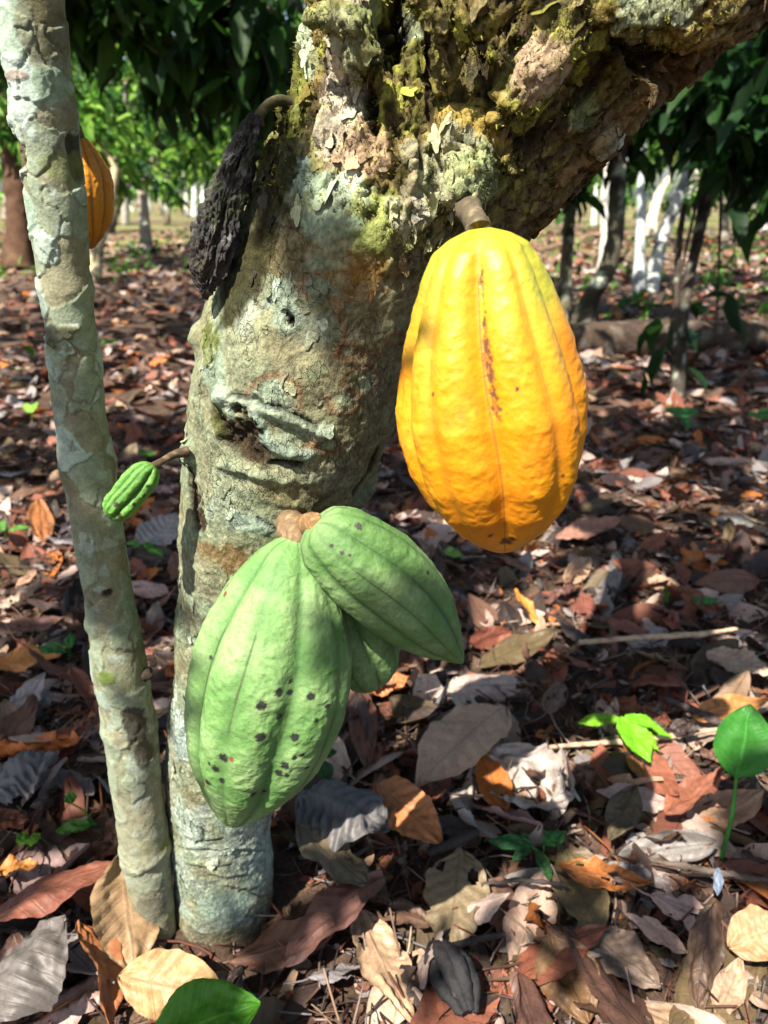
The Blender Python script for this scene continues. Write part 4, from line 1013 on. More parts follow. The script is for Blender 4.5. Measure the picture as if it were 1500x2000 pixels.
# crumbs: torn scraps of leaf and bits of twig on the soil
frag = []
for k in range(14):
    V, F, lf = leaf_vf(.024, .016, 5, 4, roll=rng.uniform(.2, 2.5), arch=rng.uniform(-1, 1), corr=0, ragged=.6, seed=900 + k); V[:, 2] = V[:, 2] * .6; lf = lf * .2 + .33; frag.append((V, F, lf))
for k in range(7):
    V, F = tube([(-.045, 0, 0, .0010), (0, rng.uniform(-.010, .010), .003, .0012), (.045, rng.uniform(-.006, .006), 0, .0008)], 6, 5); frag.append((V, F, np.full((len(V), 2), .33)))
n = 22000
x, y = wedge(n, .35, 2.6, rng, 1.3)
ok = (np.hypot(x + .17, y - .61) > .06); x, y = x[ok], y[ok]; n = len(x)
tag(link('leaf_crumbs', scatter('leaf_crumbs', frag, np.stack([x, y, ground_z(x, y) + rng.uniform(.002, .014, n)], 1), rots(n, rng, .6), rng.uniform(.3, 1.25, n), kcols(n, rng, .75)), M_LITTER), kind='stuff')

# -- sticks, black husk and a petal
def stick(pts, label, col_, name='stick', cat='stick'):
    V, F = tube(pts, 40, 10); V = V + (fbm(V, 90, 3, len(label)) * .003)[:, None]
    c = mixc(np.tile(col_, (len(V), 1)), np.array(col_) * .5, sstep(0, .3, fbm(V, 120, 3, 4)))
    return tag(link(name, mesh_np(name, V, F, c), M_WOOD), label, cat)
def gp(px, py, z, r): return tr4(G(px, py, z), r)
stick([gp(1130, 1255, .03, .004), gp(1250, 1245, .035, .005), gp(1350, 1240, .04, .005), gp(1440, 1228, .045, .003)], 'long pale stick lying across the litter at right', (.42, .30, .20))
stick([gp(1270, 1680, .03, .003), gp(1380, 1700, .035, .0035), (gp(1520, 1725, .03, .003))], 'thin dark twig running to the right edge below the tall seedling', (.10, .075, .06))
stick([gp(940, 1728, .03, .0022), gp(1010, 1720, .03, .0025), gp(1110, 1728, .03, .002)], 'thin dark twig beside the olive tan ragged leaf', (.05, .04, .035))
stick([gp(840, 1665, .02, .005), gp(900, 1640, .04, .006), gp(935, 1622, .05, .004)], 'short black stick behind the olive tan leaf', (.03, .025, .024))
stick([gp(1300, 1365, .02, .005), gp(1370, 1395, .03, .006), gp(1440, 1425, .03, .005)], 'thick dark stick behind the tall green seedling', (.075, .055, .05))
stick([gp(1060, 1460, .02, .003), gp(1250, 1445, .03, .004), gp(1400, 1425, .03, .003)], 'pale sunlit stick under the bright green seedling', (.42, .30, .20))
stick([gp(300, 930, .03, .004), gp(340, 945, .03, .004), gp(390, 950, .03, .004)], 'dark twig on the litter behind the tiny green pod', (.06, .04, .035))
A, B = G(850, 1850, .02), G(915, 1990, .015)
hk = thing('pod_husk', (A + B) / 2, 'black rotten pod husk split into strips, near the bottom edge', 'pod husk')
strips = []
for k, off in enumerate((-1, -.4, .2, .8)):
    o_ = Vector((off * .013, 0, .008 + .012 * (1 - off * off)))
    strips.append(tube([tr4(A + o_ * .4, .003), tr4(A.lerp(B, .35) + o_ * 1.2, .0075), tr4(A.lerp(B, .7) + o_ * 1.2, .0075), tr4(B + o_ * .5, .003)], 40, 14))
V, F = joinVF(strips); V = V + (ridged(V, 120, 3, 4) * .003)[:, None] * np.array([.5, .3, 1])
child('shell', mesh_np('shell', V, F, mixc(np.tile([.018, .017, .018], (len(V), 1)), [.07, .07, .075], sstep(.2, .5, fbm(V, 60, 3, 2)))), M_DPOD, hk)
stalk(hk, [tr4(G(985, 1825, .03), .003), tr4(G(930, 1835, .035), .003), tr4(G(880, 1850, .03), .004), tr4(G(852, 1853, .022), .005)], (.03, .025, .022))
V, F, lf = leaf_vf(.032, .011, 12, 7, roll=1.4, arch=.3, corr=0, seed=5)
pt = link('petal', mesh_np('petal', V, F, None, lf * .2 + .3), M_DRY); pt.color = (.16, .20, .27, 1)
pt.matrix_world = Matrix.Translation(G(1402, 1722, .055)) @ frame(G(1400, 1745, .05) - G(1404, 1695, .06), (0, -.3, 1)); tag(pt, 'small pale bluish petal above the dark standing leaf', 'petal')

# -- green seedlings
GL, GM, GD = (.13, .34, .025), (.075, .22, .03), (.04, .13, .035)
def seedling(base, leaves, label, colour, stem_r=.0012, zb=0.0, name='seedling'):
    """leaves: (base px, tip px, width px, height0, height1, roll)"""
    b = G(*base, zb)
    root = thing(name, b, label, 'seedling')
    top = None
    for i, (a, t, wpx, h0, h1, roll, tilt) in enumerate(leaves):
        A, B = G(*a, h0), G(*t, h1); L = (B - A).length; mid = (A + B) / 2
        V, F, lf = leaf_vf(L, wpx * depth(mid) / FPX, 26, 13, roll=roll, arch=-.5, corr=.0012, seed=40 + i + len(label), veins=8)
        up = Matrix.Rotation(math.radians(tilt), 3, (B - A).normalized()) @ Vector((0, -.2, 1))
        M = Matrix.Translation(mid) @ frame(B - A, up)
        me_ = mesh_np('leaf', V, F, None, lf); me_.transform(M)
        o = child('leaf', me_, M_GREEN, root); o.color = (*[min(1, c * random.uniform(.85, 1.2)) for c in colour], 1)
        m_ = b.lerp(A, .5) + Vector((.003, 0, .006))
        V, F = tube([tr4(b, stem_r * 1.2), tr4(m_, stem_r), tr4(A + (B - A) * .04, stem_r * .8)], 14, 8)
        s_ = child('stem', mesh_np('stem', V, F, np.tile(np.array(colour) * 1.1, (len(V), 1))), M_WOOD, root)
    return root
seedling((1220, 1440), [((1215, 1405), (1128, 1412), 34, .05, .045, .5, 0), ((1212, 1400), (1270, 1490), 62, .055, .035, .6, 0), ((1220, 1398), (1312, 1440), 44, .055, .04, .6, -10), ((1240, 1420), (1288, 1470), 30, .045, .03, .5, 0)], 'bright green seedling with spread leaves in full sun', (.20, .48, .02))
seedling((1408, 1678), [((1437, 1520), (1465, 1375), 122, .12, .19, .9, 8)], 'tall seedling with one big heart shaped leaf at right edge', (.045, .19, .03), .0022)
seedling((1050, 1690), [((1040, 1652), (955, 1645), 34, .035, .03, .5, 0), ((1040, 1652), (1000, 1682), 24, .03, .02, .5, 0), ((1060, 1650), (1105, 1625), 34, .035, .04, .5, 0), ((1050, 1660), (1075, 1718), 26, .03, .015, .5, 0), ((1030, 1650), (1015, 1630), 26, .035, .04, .5, 0)], 'dull green creeping seedling in shade below the whitish leaves', GD)
seedling((55, 1660), [((52, 1648), (80, 1632), 26, .03, .035, .6, 0), ((52, 1648), (34, 1628), 24, .03, .035, .6, 0)], 'little bright green sprout near the left edge', GL)
seedling((190, 1620), [((178, 1612), (108, 1625), 32, .03, .025, .6, 0), ((140, 1570), (135, 1545), 24, .05, .06, .4, 0)], 'dark green seedling left of the slim trunk\'s foot', GM)
seedling((625, 1500), [((628, 1480), (610, 1500), 26, .05, .04, .4, 0), ((630, 1478), (658, 1466), 24, .05, .055, .4, 0), ((630, 1485), (640, 1530), 34, .05, .03, .4, 0), ((625, 1476), (600, 1462), 22, .05, .06, .4, 0)], 'green seedling in shade right of the spotted pod', GD)
seedling((135, 1290), [((128, 1272), (75, 1268), 30, .05, .05, .6, 0), ((134, 1268), (142, 1236), 24, .06, .08, .8, 0)], 'two leaved green seedling above the orange leaf at left', (.04, .15, .04))
seedling((278, 1085), [((272, 1066), (246, 1062), 18, .04, .04, .5, 0), ((280, 1064), (300, 1068), 20, .04, .035, .5, 0), ((288, 1072), (318, 1085), 18, .03, .03, .5, 0)], 'small green seedling between the two trunks', (.09, .28, .03))
seedling((62, 825), [((58, 806), (48, 788), 16, .05, .06, .5, 0), ((60, 806), (72, 786), 16, .05, .07, .5, 0)], 'pale green sprout on the litter far behind slim trunk', (.22, .5, .06))
seedling((285, 900), [((285, 888), (272, 880), 18, .03, .04, .5, 0), ((287, 888), (304, 886), 18, .03, .03, .5, 0)], 'green sprout behind the tiny pod\'s twig', GM)
seedling((215, 685), [((212, 672), (198, 666), 16, .04, .05, .5, 0), ((214, 672), (232, 664), 18, .04, .05, .5, 0)], 'green sprout far behind, right of the slim trunk', (.09, .28, .03))
seedling((1370, 1190), [((1372, 1180), (1352, 1168), 20, .03, .035, .5, 0), ((1374, 1180), (1400, 1170), 22, .03, .035, .5, 0)], 'green sprout above the long pale stick', (.06, .2, .06))
seedling((1330, 830), [((1328, 815), (1300, 795), 36, .05, .06, .5, 0), ((1330, 815), (1362, 800), 30, .05, .06, .5, 0), ((1335, 818), (1345, 838), 20, .04, .02, .5, 0)], 'leafy green seedling below the dark sapling', (.05, .18, .045))
seedling((1480, 830), [((1482, 818), (1462, 806), 26, .05, .06, .5, 0), ((1484, 818), (1510, 800), 30, .05, .07, .5, 0)], 'green seedling at the right edge beyond the litter', (.05, .2, .04))
seedling((870, 1090), [((868, 1080), (890, 1072), 20, .03, .04, .5, 0), ((870, 1082), (905, 1085), 22, .03, .03, .5, 0)], 'pale green sprout below the ripe pod', (.2, .35, .08))
seedling((1300, 1175), [((1298, 1180), (1300, 1140), 10, .02, .07, .4, 0)], 'single green blade beyond the pale stick', (.06, .2, .02), name='grass_blade')
seedling((10, 1050), [((15, 1036), (58, 1030), 20, .05, .05, .5, 0), ((10, 1036), (-12, 1020), 26, .05, .06, .5, 0)], 'green seedling at the left edge behind the slim trunk', GM)
# bright green leaf sticking up at the bottom edge
fl = thing('seedling', G(330, 2120, 0), 'large bright green ribbed leaf rising at the bottom edge', 'seedling')
A, B = G(300, 2040, .075), G(500, 1965, .085); mid = (A + B) / 2
V, F, lf = leaf_vf((B - A).length * 1.1, 150 * depth(mid) / FPX, 40, 25, roll=.9, arch=-.6, corr=.0010, seed=3, veins=13)
me_ = mesh_np('leaf', V, F, None, lf); me_.transform(Matrix.Translation(mid) @ frame(B - A, (0, -.15, 1)))
o = child('leaf', me_, M_GREEN, fl); o.color = (.055, .20, .012, 1)
V, F = tube([tr4(G(330, 2120, 0), .002), tr4(A, .0018)], 10, 8); child('stem', mesh_np('stem', V, F, np.tile([.1, .25, .03], (len(V), 1))), M_WOOD, fl)

# ------------------------------------------------------------------ background trees
LT = np.array([[0, 0, 0], [.33, -.5, .06], [.36, 0, -.05], [.33, .5, .06], [.72, -.38, .02], [.75, 0, -.09], [.72, .38, .02], [1.0, 0, -.2]])
LTF = np.array([[0, 1, 2, 3], [1, 4, 5, 2], [2, 5, 6, 3], [4, 7, 6, 5]])
LTL = np.stack([LT[:, 0], LT[:, 1] * 2], 1)
def leaves_mesh(name, P0, D, Lg, asp, cols, rng, up=None):
    n = len(P0)
    D = D / np.linalg.norm(D, axis=1)[:, None]
    U = (np.tile([0, 0, 1.0], (n, 1)) if up is None else up) + rng.normal(0, .35, (n, 3))
    Zx = U - D * (U * D).sum(1)[:, None]; Zx /= np.linalg.norm(Zx, axis=1)[:, None]
    Yx = np.cross(Zx, D)
    V = P0[:, None, :] + LT[None, :, 0, None] * (D * Lg[:, None])[:, None, :] + LT[None, :, 1, None] * (Yx * (Lg * asp)[:, None])[:, None, :] + LT[None, :, 2, None] * (Zx * Lg[:, None])[:, None, :]
    F = (LTF[None] + (np.arange(n) * 8)[:, None, None]).reshape(-1, 4)
    return mesh_np(name, V.reshape(-1, 3), F, np.repeat(cols, 8, 0), np.tile(LTL, (n, 1)))
CG = np.array([[.035, .105, .018], [.055, .16, .02], [.11, .26, .035], [.022, .066, .020], [.20, .36, .06]])
def crown_leaves(clumps, rng, Lm=.2, tint=1.0, pal=(0, 1, 2, 3, 4)):
    P0, D, Ls, C = [], [], [], []
    for (c, r, n) in clumps:
        c = np.array(c, float); r = np.array(r if hasattr(r, '__len__') else (r, r, r * .7), float)
        k = max(3, n // 9)                                   # leaf sprays: leaves grow in bunches from twig ends
        tw = rng.normal(0, 1, (k, 3)); tw /= np.linalg.norm(tw, axis=1)[:, None]; tw = c + tw * r * (rng.random((k, 1)) ** .4)
        idx = rng.integers(0, k, n)
        P0.append(tw[idx] + rng.normal(0, .05, (n, 3)))
        out = (tw[idx] - c) / r; d = out * .5 + rng.normal(0, .6, (n, 3)); d[:, 2] -= .55; D.append(d)
        Ls.append(rng.uniform(.6, 1.25, n) * Lm); tone = rng.uniform(.75, 1.25, (k, 1))[idx]
        C.append(np.clip(CG[rng.choice(pal, n)] * tone * rng.uniform(.8, 1.2, (n, 1)) * tint, 0, .6))
    return np.concatenate(P0), np.concatenate(D), np.concatenate(Ls), np.concatenate(C)
def bg_tree(label, path, wpx, clumps, colour, seed, Lm=.2, tint=1.0, pal=(0, 1, 2, 3, 4), extra=(), lichen=None, name='cocoa_tree', cat='tree', taper=.75, grp=None):
    """path: photo points from the foot upwards, standing at the foot's distance; clumps: (px, py, d, radius, n)"""
    rg = np.random.default_rng(seed)
    b = G(*path[0]); d = depth(b)
    root = thing(name, b, label, cat, grp)
    r0 = wpx * .5 * d / FPX
    def trunk_vf(pth, r0, r1):
        n = len(pth); pts = [(*P(q[0], q[1], d + (q[2] if len(q) > 2 else 0)), r0 + (r1 - r0) * i / (n - 1)) for i, q in enumerate(pth)]
        pts[0] = (*pts[0][:2], pts[0][2] - .03, pts[0][3] * 1.3)
        V, F = tube(pts, 60, 18); V = V + (fbm(V, 1.2 / max(r0, .02), 3, seed) * r0 * .35)[:, None] * np.array([1, 1, 0]); return V, F
    V, F = joinVF([trunk_vf(path, r0, r0 * taper)] + [trunk_vf(e[0], r0 * e[1], r0 * e[2]) for e in extra])
    c = np.tile(colour, (len(V), 1)); s_ = .5 / r0
    c = mixc(c, np.array(colour) * .45, sstep(0, .3, fbm(V, s_ * .6, 3, seed + 1)))
    c = mixc(c, lichen if lichen is not None else [.33, .36, .28], sstep(.1, .3, fbm(V, s_, 3, seed + 2)) * .8)
    child('trunk', mesh_np('trunk', V, F, c), M_FARBARK, root)
    if clumps:
        cl = [(P(px, py, dd), rr, n) for (px, py, dd, rr, n) in clumps]
        P0, D, Ls, C = crown_leaves(cl, rg, Lm, tint, pal)
        child('crown', leaves_mesh('crown', P0, D, Ls, .36, C, rg), M_CROWN, root)
        tw = []
        for (cc, rr, n) in cl:
            top = Vector(P(path[-1][0], path[-1][1], d)); rr0 = r0 * .35
            tw.append(tube([tr4(top, rr0), tr4(top.lerp(cc, .5) + Vector((0, 0, .12)), rr0 * .8), tr4(cc, rr0 * .4)], 14, 8))
        V, F = joinVF(tw); child('branch', mesh_np('branch', V, F, np.tile(np.array(colour) * .8, (len(V), 1))), M_FARBARK, root)
    return root
DKB, GRB, PAL, WHT = (.10, .075, .05), (.22, .19, .15), (.45, .44, .40), (.55, .55, .52)
# left side
bg_tree('stout reddish brown cocoa trunk at the left edge behind the slim tree', [(38, 525), (36, 440), (28, 340), (14, 200), (-20, 40)], 48, [(-60, 120, 7.6, .9, 500), (60, 40, 7.2, .8, 500), (160, 150, 9, .8, 450)], (.075, .042, .026), 1, lichen=(.12, .075, .045))
bg_tree('forked grey cocoa tree left of the dry black pod', [(285, 492), (282, 430), (274, 340), (262, 240), (250, 120)], 22, [(230, 170, 10.5, 1.3, 620), (340, 240, 11.5, 1.0, 450), (420, 200, 12, 1.1, 400), (240, 330, 9, .5, 140), (330, 350, 13, .7, 160), (420, 330, 13, .8, 200), (480, 290, 12, .7, 200), (150, 300, 10, .5, 120)], GRB, 2, Lm=.24, pal=(0, 3, 3, 2, 4, 4), tint=1.45, extra=[([(276, 400), (288, 340), (318, 270), (340, 200)], .7, .5)])
bg_tree('dark leaning cocoa trunk below the bright foliage on the left', [(208, 455), (232, 390), (262, 330), (300, 270), (330, 190)], 20, [(300, 120, 14, 1.6, 480)], DKB, 3, Lm=.26, pal=(0, 3, 2, 4, 4), tint=1.4)
bg_tree('pale sunlit cocoa stem just right of the orange pod', [(186, 545), (188, 500), (200, 455), (214, 400), (226, 330)], 22, [(150, 250, 7.5, .55, 260), (230, 320, 8.5, .4, 160)], (.40, .33, .20), 4, Lm=.22, pal=(1, 2, 4), tint=1.2)
bg_tree('slender dark cocoa trunk left of the gnarled trunk', [(325, 440), (326, 390), (322, 330), (330, 250)], 12, [(330, 170, 19, 2.0, 420), (460, 200, 20, 2.0, 420)], DKB, 5, Lm=.3, pal=(0, 3, 2, 4, 4), tint=1.5)
bg_tree('bright white far trunk, left one of a pair', [(379, 424), (380, 390), (378, 345), (372, 260)], 11, [(300, 150, 24, 2.6, 400), (400, 300, 24, 1.1, 260)], WHT, 6, Lm=.34, pal=(1, 2, 4), tint=1.6)
bg_tree('bright white far trunk, right one of a pair', [(397, 423), (396, 390), (399, 340), (404, 260)], 10, [(450, 130, 25, 2.8, 400), (460, 310, 25, 1.0, 240)], WHT, 7, Lm=.34, pal=(1, 2, 4), tint=1.6)
bg_tree('grey cocoa trunk partly behind the slim tree at far left', [(12, 430), (14, 380), (8, 300), (4, 200)], 14, [(40, 180, 16, 1.5, 700), (0, 280, 15, .9, 300)], GRB, 8, Lm=.26, pal=(1, 2, 4), tint=1.3)
bg_tree('cocoa tree with dark overhanging foliage, its trunk behind the gnarled one', [(660, 640), (655, 500), (640, 350), (610, 150), (560, -60)], 42,
        [(460, 20, 3.0, (.42, .4, .20), 160), (330, 10, 3.1, (.34, .4, .17), 100), (540, 90, 2.9, (.2, .3, .22), 130), (400, 90, 3.2, (.3, .3, .12), 120), (200, -20, 3.1, (.35, .3, .14), 110), (500, 180, 3.3, (.10, .2, .10), 60), (330, 130, 3.4, (.16, .2, .08), 60), (60, -60, 3.0, (.4, .3, .14), 200)], DKB, 9, Lm=.19, pal=(0, 3, 1), tint=.75)  # dark palette and low tint put the canopy's shade into the leaf colour
# right side
bg_tree('straight dark cocoa trunk just right of the ripe yellow pod', [(1100, 625), (1106, 520), (1113, 420), (1118, 340), (1126, 200)], 26, [(1130, 285, 4.4, (.22, .3, .10), 70), (1090, 360, 4.6, (.12, .2, .06), 24), (1190, 150, 4.2, (.5, .4, .25), 120)], (.075, .065, .04), 11, pal=(0, 3), tint=.75)
bg_tree('bent dark cocoa trunk leaning at its foot, right of the ripe pod', [(1128, 655), (1150, 590), (1188, 520), (1203, 440), (1207, 330), (1216, 180)], 38, [(1220, 215, 4.2, (.3, .3, .12), 90), (1280, 110, 4.0, (.5, .4, .2), 130), (1240, 300, 4.3, (.16, .2, .06), 24)], (.055, .05, .035), 12, pal=(0, 3), tint=.75)
bg_tree('pale mottled cocoa trunk behind the bent dark trunk', [(1178, 528), (1182, 470), (1180, 400), (1190, 300)], 20, [(1180, 150, 8.2, .7, 300), (1170, 360, 14, .6, 120), (1100, 380, 13, .4, 80), (1230, 370, 16, .6, 100)], PAL, 13, pal=(0, 1, 2))
bg_tree('upright pale pole like cocoa trunk in the right background', [(1248, 575), (1250, 480), (1254, 380), (1255, 270), (1262, 150)], 21, [(1290, 120, 6.0, .6, 300)], (.36, .40, .40), 14, pal=(0, 1, 3), lichen=(.5, .54, .5))
bg_tree('pale cocoa trunk leaning right behind the dark sapling', [(1268, 568), (1284, 500), (1302, 440), (1325, 385), (1350, 300)], 26, [(1400, 130, 6.0, .6, 300)], (.33, .35, .33), 15, pal=(0, 1, 3), lichen=(.5, .53, .5))
bg_tree('bright sunlit leaning trunk far behind the pale pole', [(1270, 462), (1276, 420), (1290, 375), (1310, 350)], 22, [(1330, 250, 13, 1.3, 500)], (.6, .52, .42), 16, Lm=.25, pal=(1, 2, 4))
bg_tree('thin dark two stemmed sapling in the right middle ground', [(1325, 775), (1328, 690), (1338, 590), (1360, 480), (1385, 370), (1394, 270)], 24,
        [(1400, 215, 2.7, (.20, .25, .12), 110), (1470, 300, 2.5, (.12, .2, .10), 80), (1430, 150, 2.7, (.26, .3, .14), 80), (1510, 290, 2.4, (.10, .2, .14), 70), (1330, 215, 2.8, (.16, .2, .08), 50), (1490, 120, 2.5, (.2, .3, .16), 80), (1330, 600, 3.0, (.05, .05, .05), 5), (1400, 610, 2.95, (.06, .06, .02), 4), (1300, 680, 2.95, (.08, .05, .02), 6)], (.05, .04, .032), 17, Lm=.16, pal=(0, 3, 3), tint=.75, extra=[([(1328, 700), (1322, 600), (1325, 500), (1335, 400)], .6, .45)], name='cocoa_sapling', cat='sapling')
bg_tree('slim shaded cocoa trunk in the far right background', [(1415, 470), (1418, 420), (1424, 350), (1430, 250)], 15, [(1440, 180, 11, 1.3, 600), (1500, 280, 11, .9, 300), (1380, 380, 14, .5, 100), (1470, 390, 14, .5, 120), (1310, 390, 16, .4, 70)], GRB, 18, Lm=.24, pal=(0, 1, 2))
bg_tree('pale cocoa trunk by the right edge in the far background', [(1490, 450), (1484, 400), (1474, 330), (1480, 240)], 15, [(1520, 150, 13, 1.6, 600)], PAL, 19, Lm=.26, pal=(0, 1, 2))
bg_tree('slender pale trunk seen far off between two dark trunks', [(1160, 440), (1162, 400), (1168, 340), (1166, 280)], 11, [(1120, 240, 18, 1.6, 500), (1210, 260, 18, 1.4, 400)], PAL, 20, Lm=.3, pal=(1, 2, 4), tint=1.3)
bg_tree('grey far trunk right of the leaning pale one', [(1365, 440), (1366, 400), (1360, 330), (1366, 250)], 11, [(1370, 220, 18, 1.6, 600)], GRB, 21, Lm=.3, pal=(1, 2, 4), tint=1.2)
# far-off trees that read as one wood
rg = np.random.default_rng(77)
tr, P0s = [], []
cl = []
for i in range(90):
    y = rg.uniform(22, 60); x = rg.uniform(-.75, .75) * y
    r0 = rg.uniform(.06, .12); ln = rg.normal(0, .25)
    tr.append(tube([(x, y, -.1, r0 * 1.2), (x + ln * .5, y, 1.2, r0), (x + ln * 1.4, y, 2.6, r0 * .6)], 10, 8))
    cl.append(((x + ln, y, rg.uniform(2.6, 3.6)), (2.0, 2.0, 1.5), 75))
    if rg.random() < .4: cl.append(((x + rg.normal(0, 1.2), y, rg.uniform(1.0, 1.8)), (1.2, 1.2, .6), 50))
for i in range(95):
    y = rg.uniform(50, 75); x = rg.uniform(-.8, .8) * y
    cl.append(((x, y, rg.uniform(.5, 9)), (4, 4, 2.2), 26))
V, F = joinVF(tr); c = mixc(np.tile([.28, .26, .22], (len(V), 1)), [.55, .54, .48], sstep(-.1, .2, fbm(V, .6, 2, 3)))
tag(link('far_wood_trunks', mesh_np('far_wood_trunks', V, F, c), M_FARBARK), kind='stuff')
P0, D, Ls, C = crown_leaves(cl, rg, .48, 1.5, (1, 2, 4))
tag(link('far_wood', leaves_mesh('far_wood', P0, D, Ls, .45, C, rg), M_CROWN), kind='stuff')
# fallen log in the right background
lg = [(*G(1085, 668, .05), .09), (*G(1250, 664, .06), .10), (*G(1400, 660, .06), .09), (*G(1600, 655, .06), .085)]
V, F = tube(lg, 160, 26); V = V + (fbm(V, 12, 4, 3) * .02)[:, None]
c = mixc(np.tile([.05, .035, .026], (len(V), 1)), [.12, .10, .08], sstep(.0, .3, fbm(V, 16, 3, 5)))
tag(link('fallen_log', mesh_np('fallen_log', V, F, c), M_FARBARK), 'dark rotting log lying across the ground behind the ripe pod', 'log')
# low ground plants in the distance
cl = []
for (px, py, rr, n) in ((230, 525, .12, 30), (205, 505, .10, 20), (1200, 600, .3, 40), (1420, 560, .4, 60), (1330, 540, .4, 60), (1480, 600, .3, 50), (1130, 560, .3, 30), (1230, 620, .2, 24), (1480, 640, .2, 30), (60, 700, .05, 4)):
    cl.append((G(px, py, .03), (rr * 1.6, rr, .05), n))
for i in range(160):
    px = rg.uniform(0, 1500); py = rg.uniform(415, 540); cl.append((G(px, py, .05), (.35, .35, .06), 12))
P0, D, Ls, C = crown_leaves(cl, rg, .11, 1.1, (0, 1, 2)); D[:, 2] += .9
tag(link('ground_cover', leaves_mesh('ground_cover', P0, D, Ls, .3, C, rg), M_CROWN), kind='stuff')

# ------------------------------------------------------------------ the leaf roof that dapples the light
S = np.array(SUN); e1 = np.cross(S, [0, 0, 1.0]); e1 /= np.linalg.norm(e1); e2 = np.cross(S, e1)
def sp2(p): p = np.asarray(p, float); return np.stack([p @ e1, p @ e2], -1)
def gpt(px, py): return np.array(G(px, py, .03))
LIT = [(hit(1040, 170), .025), (hit(900, 215), .02), (hit(1130, 120), .025), (hit(860, 90), .025), (hit(420, 1690), .028), (hit(370, 1760), .02), (PY(445, 440, .44), .02), (hit(1180, 60), .02), (hit(930, 110), .025), (hit(820, 130), .02), (PY(890, 640, .36), .044), (PY(920, 820, .36), .048), (PY(900, 930, .36), .035), (PY(950, 480, .38), .030),
       (PY(490, 1330, .39), .046), (PY(525, 1430, .39), .040), (PY(505, 1170, .40), .018), (hit(470, 640), .030), (hit(560, 740), .02), (hit(600, 830), .02), (hit(760, 330), .02), (hit(980, 160), .03), (hit(1290, 20), .04), (hit(880, 60), .03), (hit(400, 900), .02),
       (hit(670, 160), .03), (hit(640, 40), .05), (hit(950, 30), .035), (hit(1060, 100), .03), (hit(1400, 50), .05), (hit(890, 300), .022), (hit(470, 1660), .024), (hit(400, 1600), .022), (hit(690, 300), .02),
       (PY(250, 1480, .53), .035), (PY(270, 1600, .53), .03), (PY(60, 190, .53), .018), (PY(95, 420, .53), .016),
       (gpt(340, 1915), .05), (gpt(210, 1740), .03), (gpt(90, 1880), .06), (gpt(230, 1700), .025), (gpt(920, 1440), .085), (gpt(1000, 1530), .09), (gpt(1240, 1440), .05), (gpt(1480, 1840), .045), (gpt(745, 1860), .035), (gpt(850, 1600), .03), (gpt(1450, 1290), .05), (gpt(1350, 1480), .03),
       (gpt(1030, 1180), .035), (gpt(400, 1870), .02), (gpt(620, 1580), .02), (gpt(1170, 1980), .02), (gpt(1420, 1960), .03), (gpt(80, 1000), .06), (gpt(30, 1080), .07), (gpt(330, 1250), .06), (gpt(960, 1000), .1), (gpt(1250, 1130), .06)]
SHADE = [(PY(780, 1140, .40), .042), (PY(700, 1080, .40), .025), (PY(355, 1290, .43), .020), (PY(628, 1220, .40), .022), (PY(390, 1170, .43), .014), (PY(360, 1400, .43), .014), (hit(690, 760), .035), (hit(520, 480), .035), (hit(545, 380), .03), (hit(620, 940), .03), (hit(570, 560), .02), (hit(640, 680), .015), (hit(450, 1780), .03), (hit(500, 1650), .02), (hit(800, 200), .03), (hit(1150, 260), .05), (hit(1080, 330), .04), (hit(860, 160), .02),
         (PY(290, 1420, .54), .016), (PY(150, 800, .54), .02), (PY(205, 1150, .54), .02), (gpt(640, 1720), .05), (gpt(560, 1800), .05), (gpt(890, 1740), .06), (gpt(1200, 1680), .06), (gpt(1120, 1860), .05), (gpt(1370, 1860), .035), (gpt(60, 1520), .05), (gpt(1200, 1580), .05), (gpt(700, 1420), .05), (gpt(800, 1900), .03), (gpt(60, 1760), .03), (gpt(1450, 1450), .03),
         (hit(545, 300), .02), (hit(520, 420), .02), (PY(800, 700, .38), .008)]
rg = np.random.default_rng(123)
n1_, n2_ = 14000, 11000; n = n1_ + n2_
gxx = np.concatenate([rg.uniform(-1.3, 1.9, n1_), rg.uniform(-3.2, 4.2, n2_)]); gyy = np.concatenate([rg.uniform(-.2, 2.6, n1_), rg.uniform(2.4, 8.0, n2_)]); hz = rg.uniform(1.75, 2.7, n)
C0 = np.stack([gxx, gyy, 0 * gxx], 1) + S[None] * (hz / S[2])[:, None]
q2 = sp2(C0)
field = fbm(np.concatenate([q2, 0 * q2[:, :1]], 1), 6.0, 3, 301) * 1.0 + fbm(np.concatenate([q2, 0 * q2[:, :1]], 1), 1.3, 2, 302) * .6
D = rg.normal(0, 1, (n, 3)); D[:, 2] = D[:, 2] * .35 - .35; D /= np.linalg.norm(D, axis=1)[:, None]
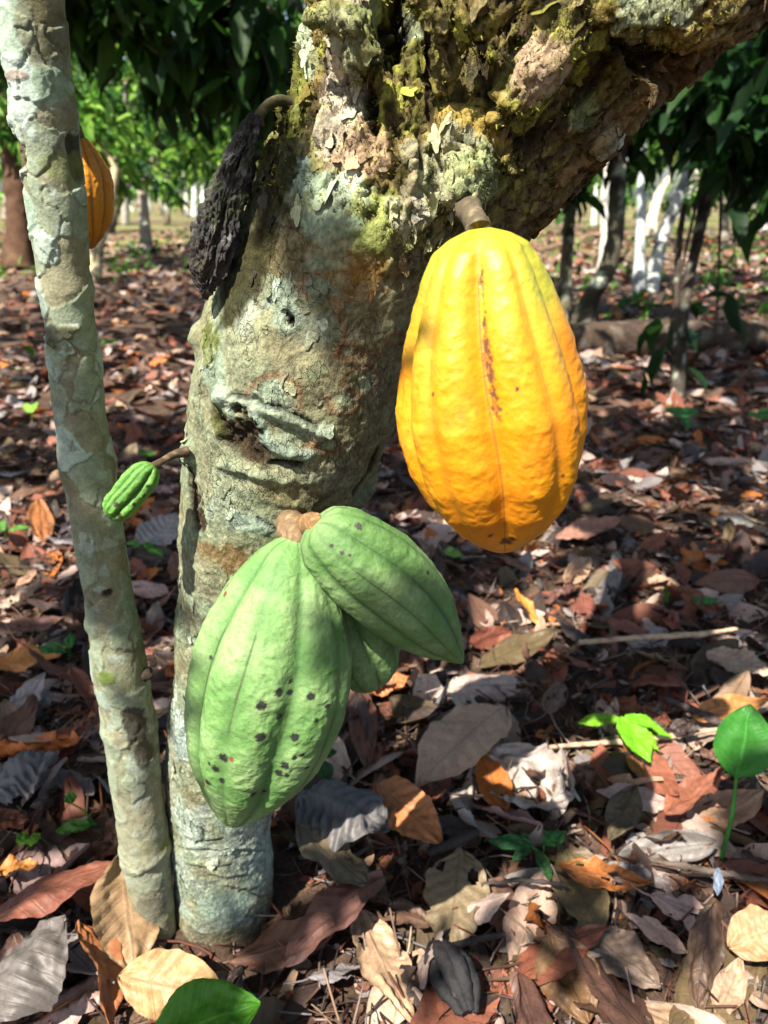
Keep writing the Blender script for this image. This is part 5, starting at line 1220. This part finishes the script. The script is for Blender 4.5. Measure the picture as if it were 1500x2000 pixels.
Lg = rg.uniform(.12, .24, n)
cen = sp2(C0 + D * (Lg * .5)[:, None])
half = Lg * .30
keep = field < np.where(gyy < .9, -.08, np.where(gyy < 2.8, -.13, .0))
for p, r in LIT:
    tp = sp2(p); a = sp2(C0); b = sp2(C0 + D * Lg[:, None])
    ab = b - a; t = np.clip(((tp - a) * ab).sum(1) / np.maximum((ab * ab).sum(1), 1e-9), 0, 1)
    keep &= np.linalg.norm(a + ab * t[:, None] - tp, axis=1) > r * .75 + Lg * .15
idx = np.where(keep)[0]
C0, D, Lg = C0[idx], D[idx], Lg[idx]
for p, r in SHADE:                                       # small leaves added on the sun line to shade each chosen spot
    k = int(6 + 24 * (r / min(.09, .03 + r)) ** 2)
    p = np.array(p, float); o2 = rg.normal(0, .5, (k, 2)) * r
    c = p + S * ((rg.uniform(1.75, 2.1, k) - p[2]) / S[2])[:, None] + o2[:, :1] * e1 + o2[:, 1:] * e2
    d = rg.normal(0, 1, (k, 3)); d[:, 2] = d[:, 2] * .4 - .2; d /= np.linalg.norm(d, axis=1)[:, None]
    l = np.full(k, min(.09, .03 + r)) * rg.uniform(.7, 1.2, k)
    ok = np.ones(k, bool); cc = sp2(c)
    for p2, r2 in LIT: ok &= np.linalg.norm(cc - sp2(p2), axis=1) > r2 * .7 + l * .25
    c, d, l = c[ok], d[ok], l[ok]
    C0 = np.concatenate([C0, c - d * (l * .5)[:, None]]); D = np.concatenate([D, d]); Lg = np.concatenate([Lg, l])
idx = np.arange(len(C0))
cols = np.clip(CG[rg.choice((0, 1, 3), len(idx))] * rg.uniform(.7, 1.3, (len(idx), 1)), 0, .6)
side = C0[idx][:, 0] < -1.0
for root, mk in ((tree_root, ~side), (thin_root, side)):
    ii = idx[mk]
    child('crown', leaves_mesh('crown', C0[ii], D[ii], Lg[ii], .38, cols[mk], rg), M_CROWN, root)  # unseen crown shaped for the dapple: gaps cut at LIT, leaves added at SHADE
print('trunk verts', nv, 'canopy leaves', len(idx), 'individual leaves', len(pool))
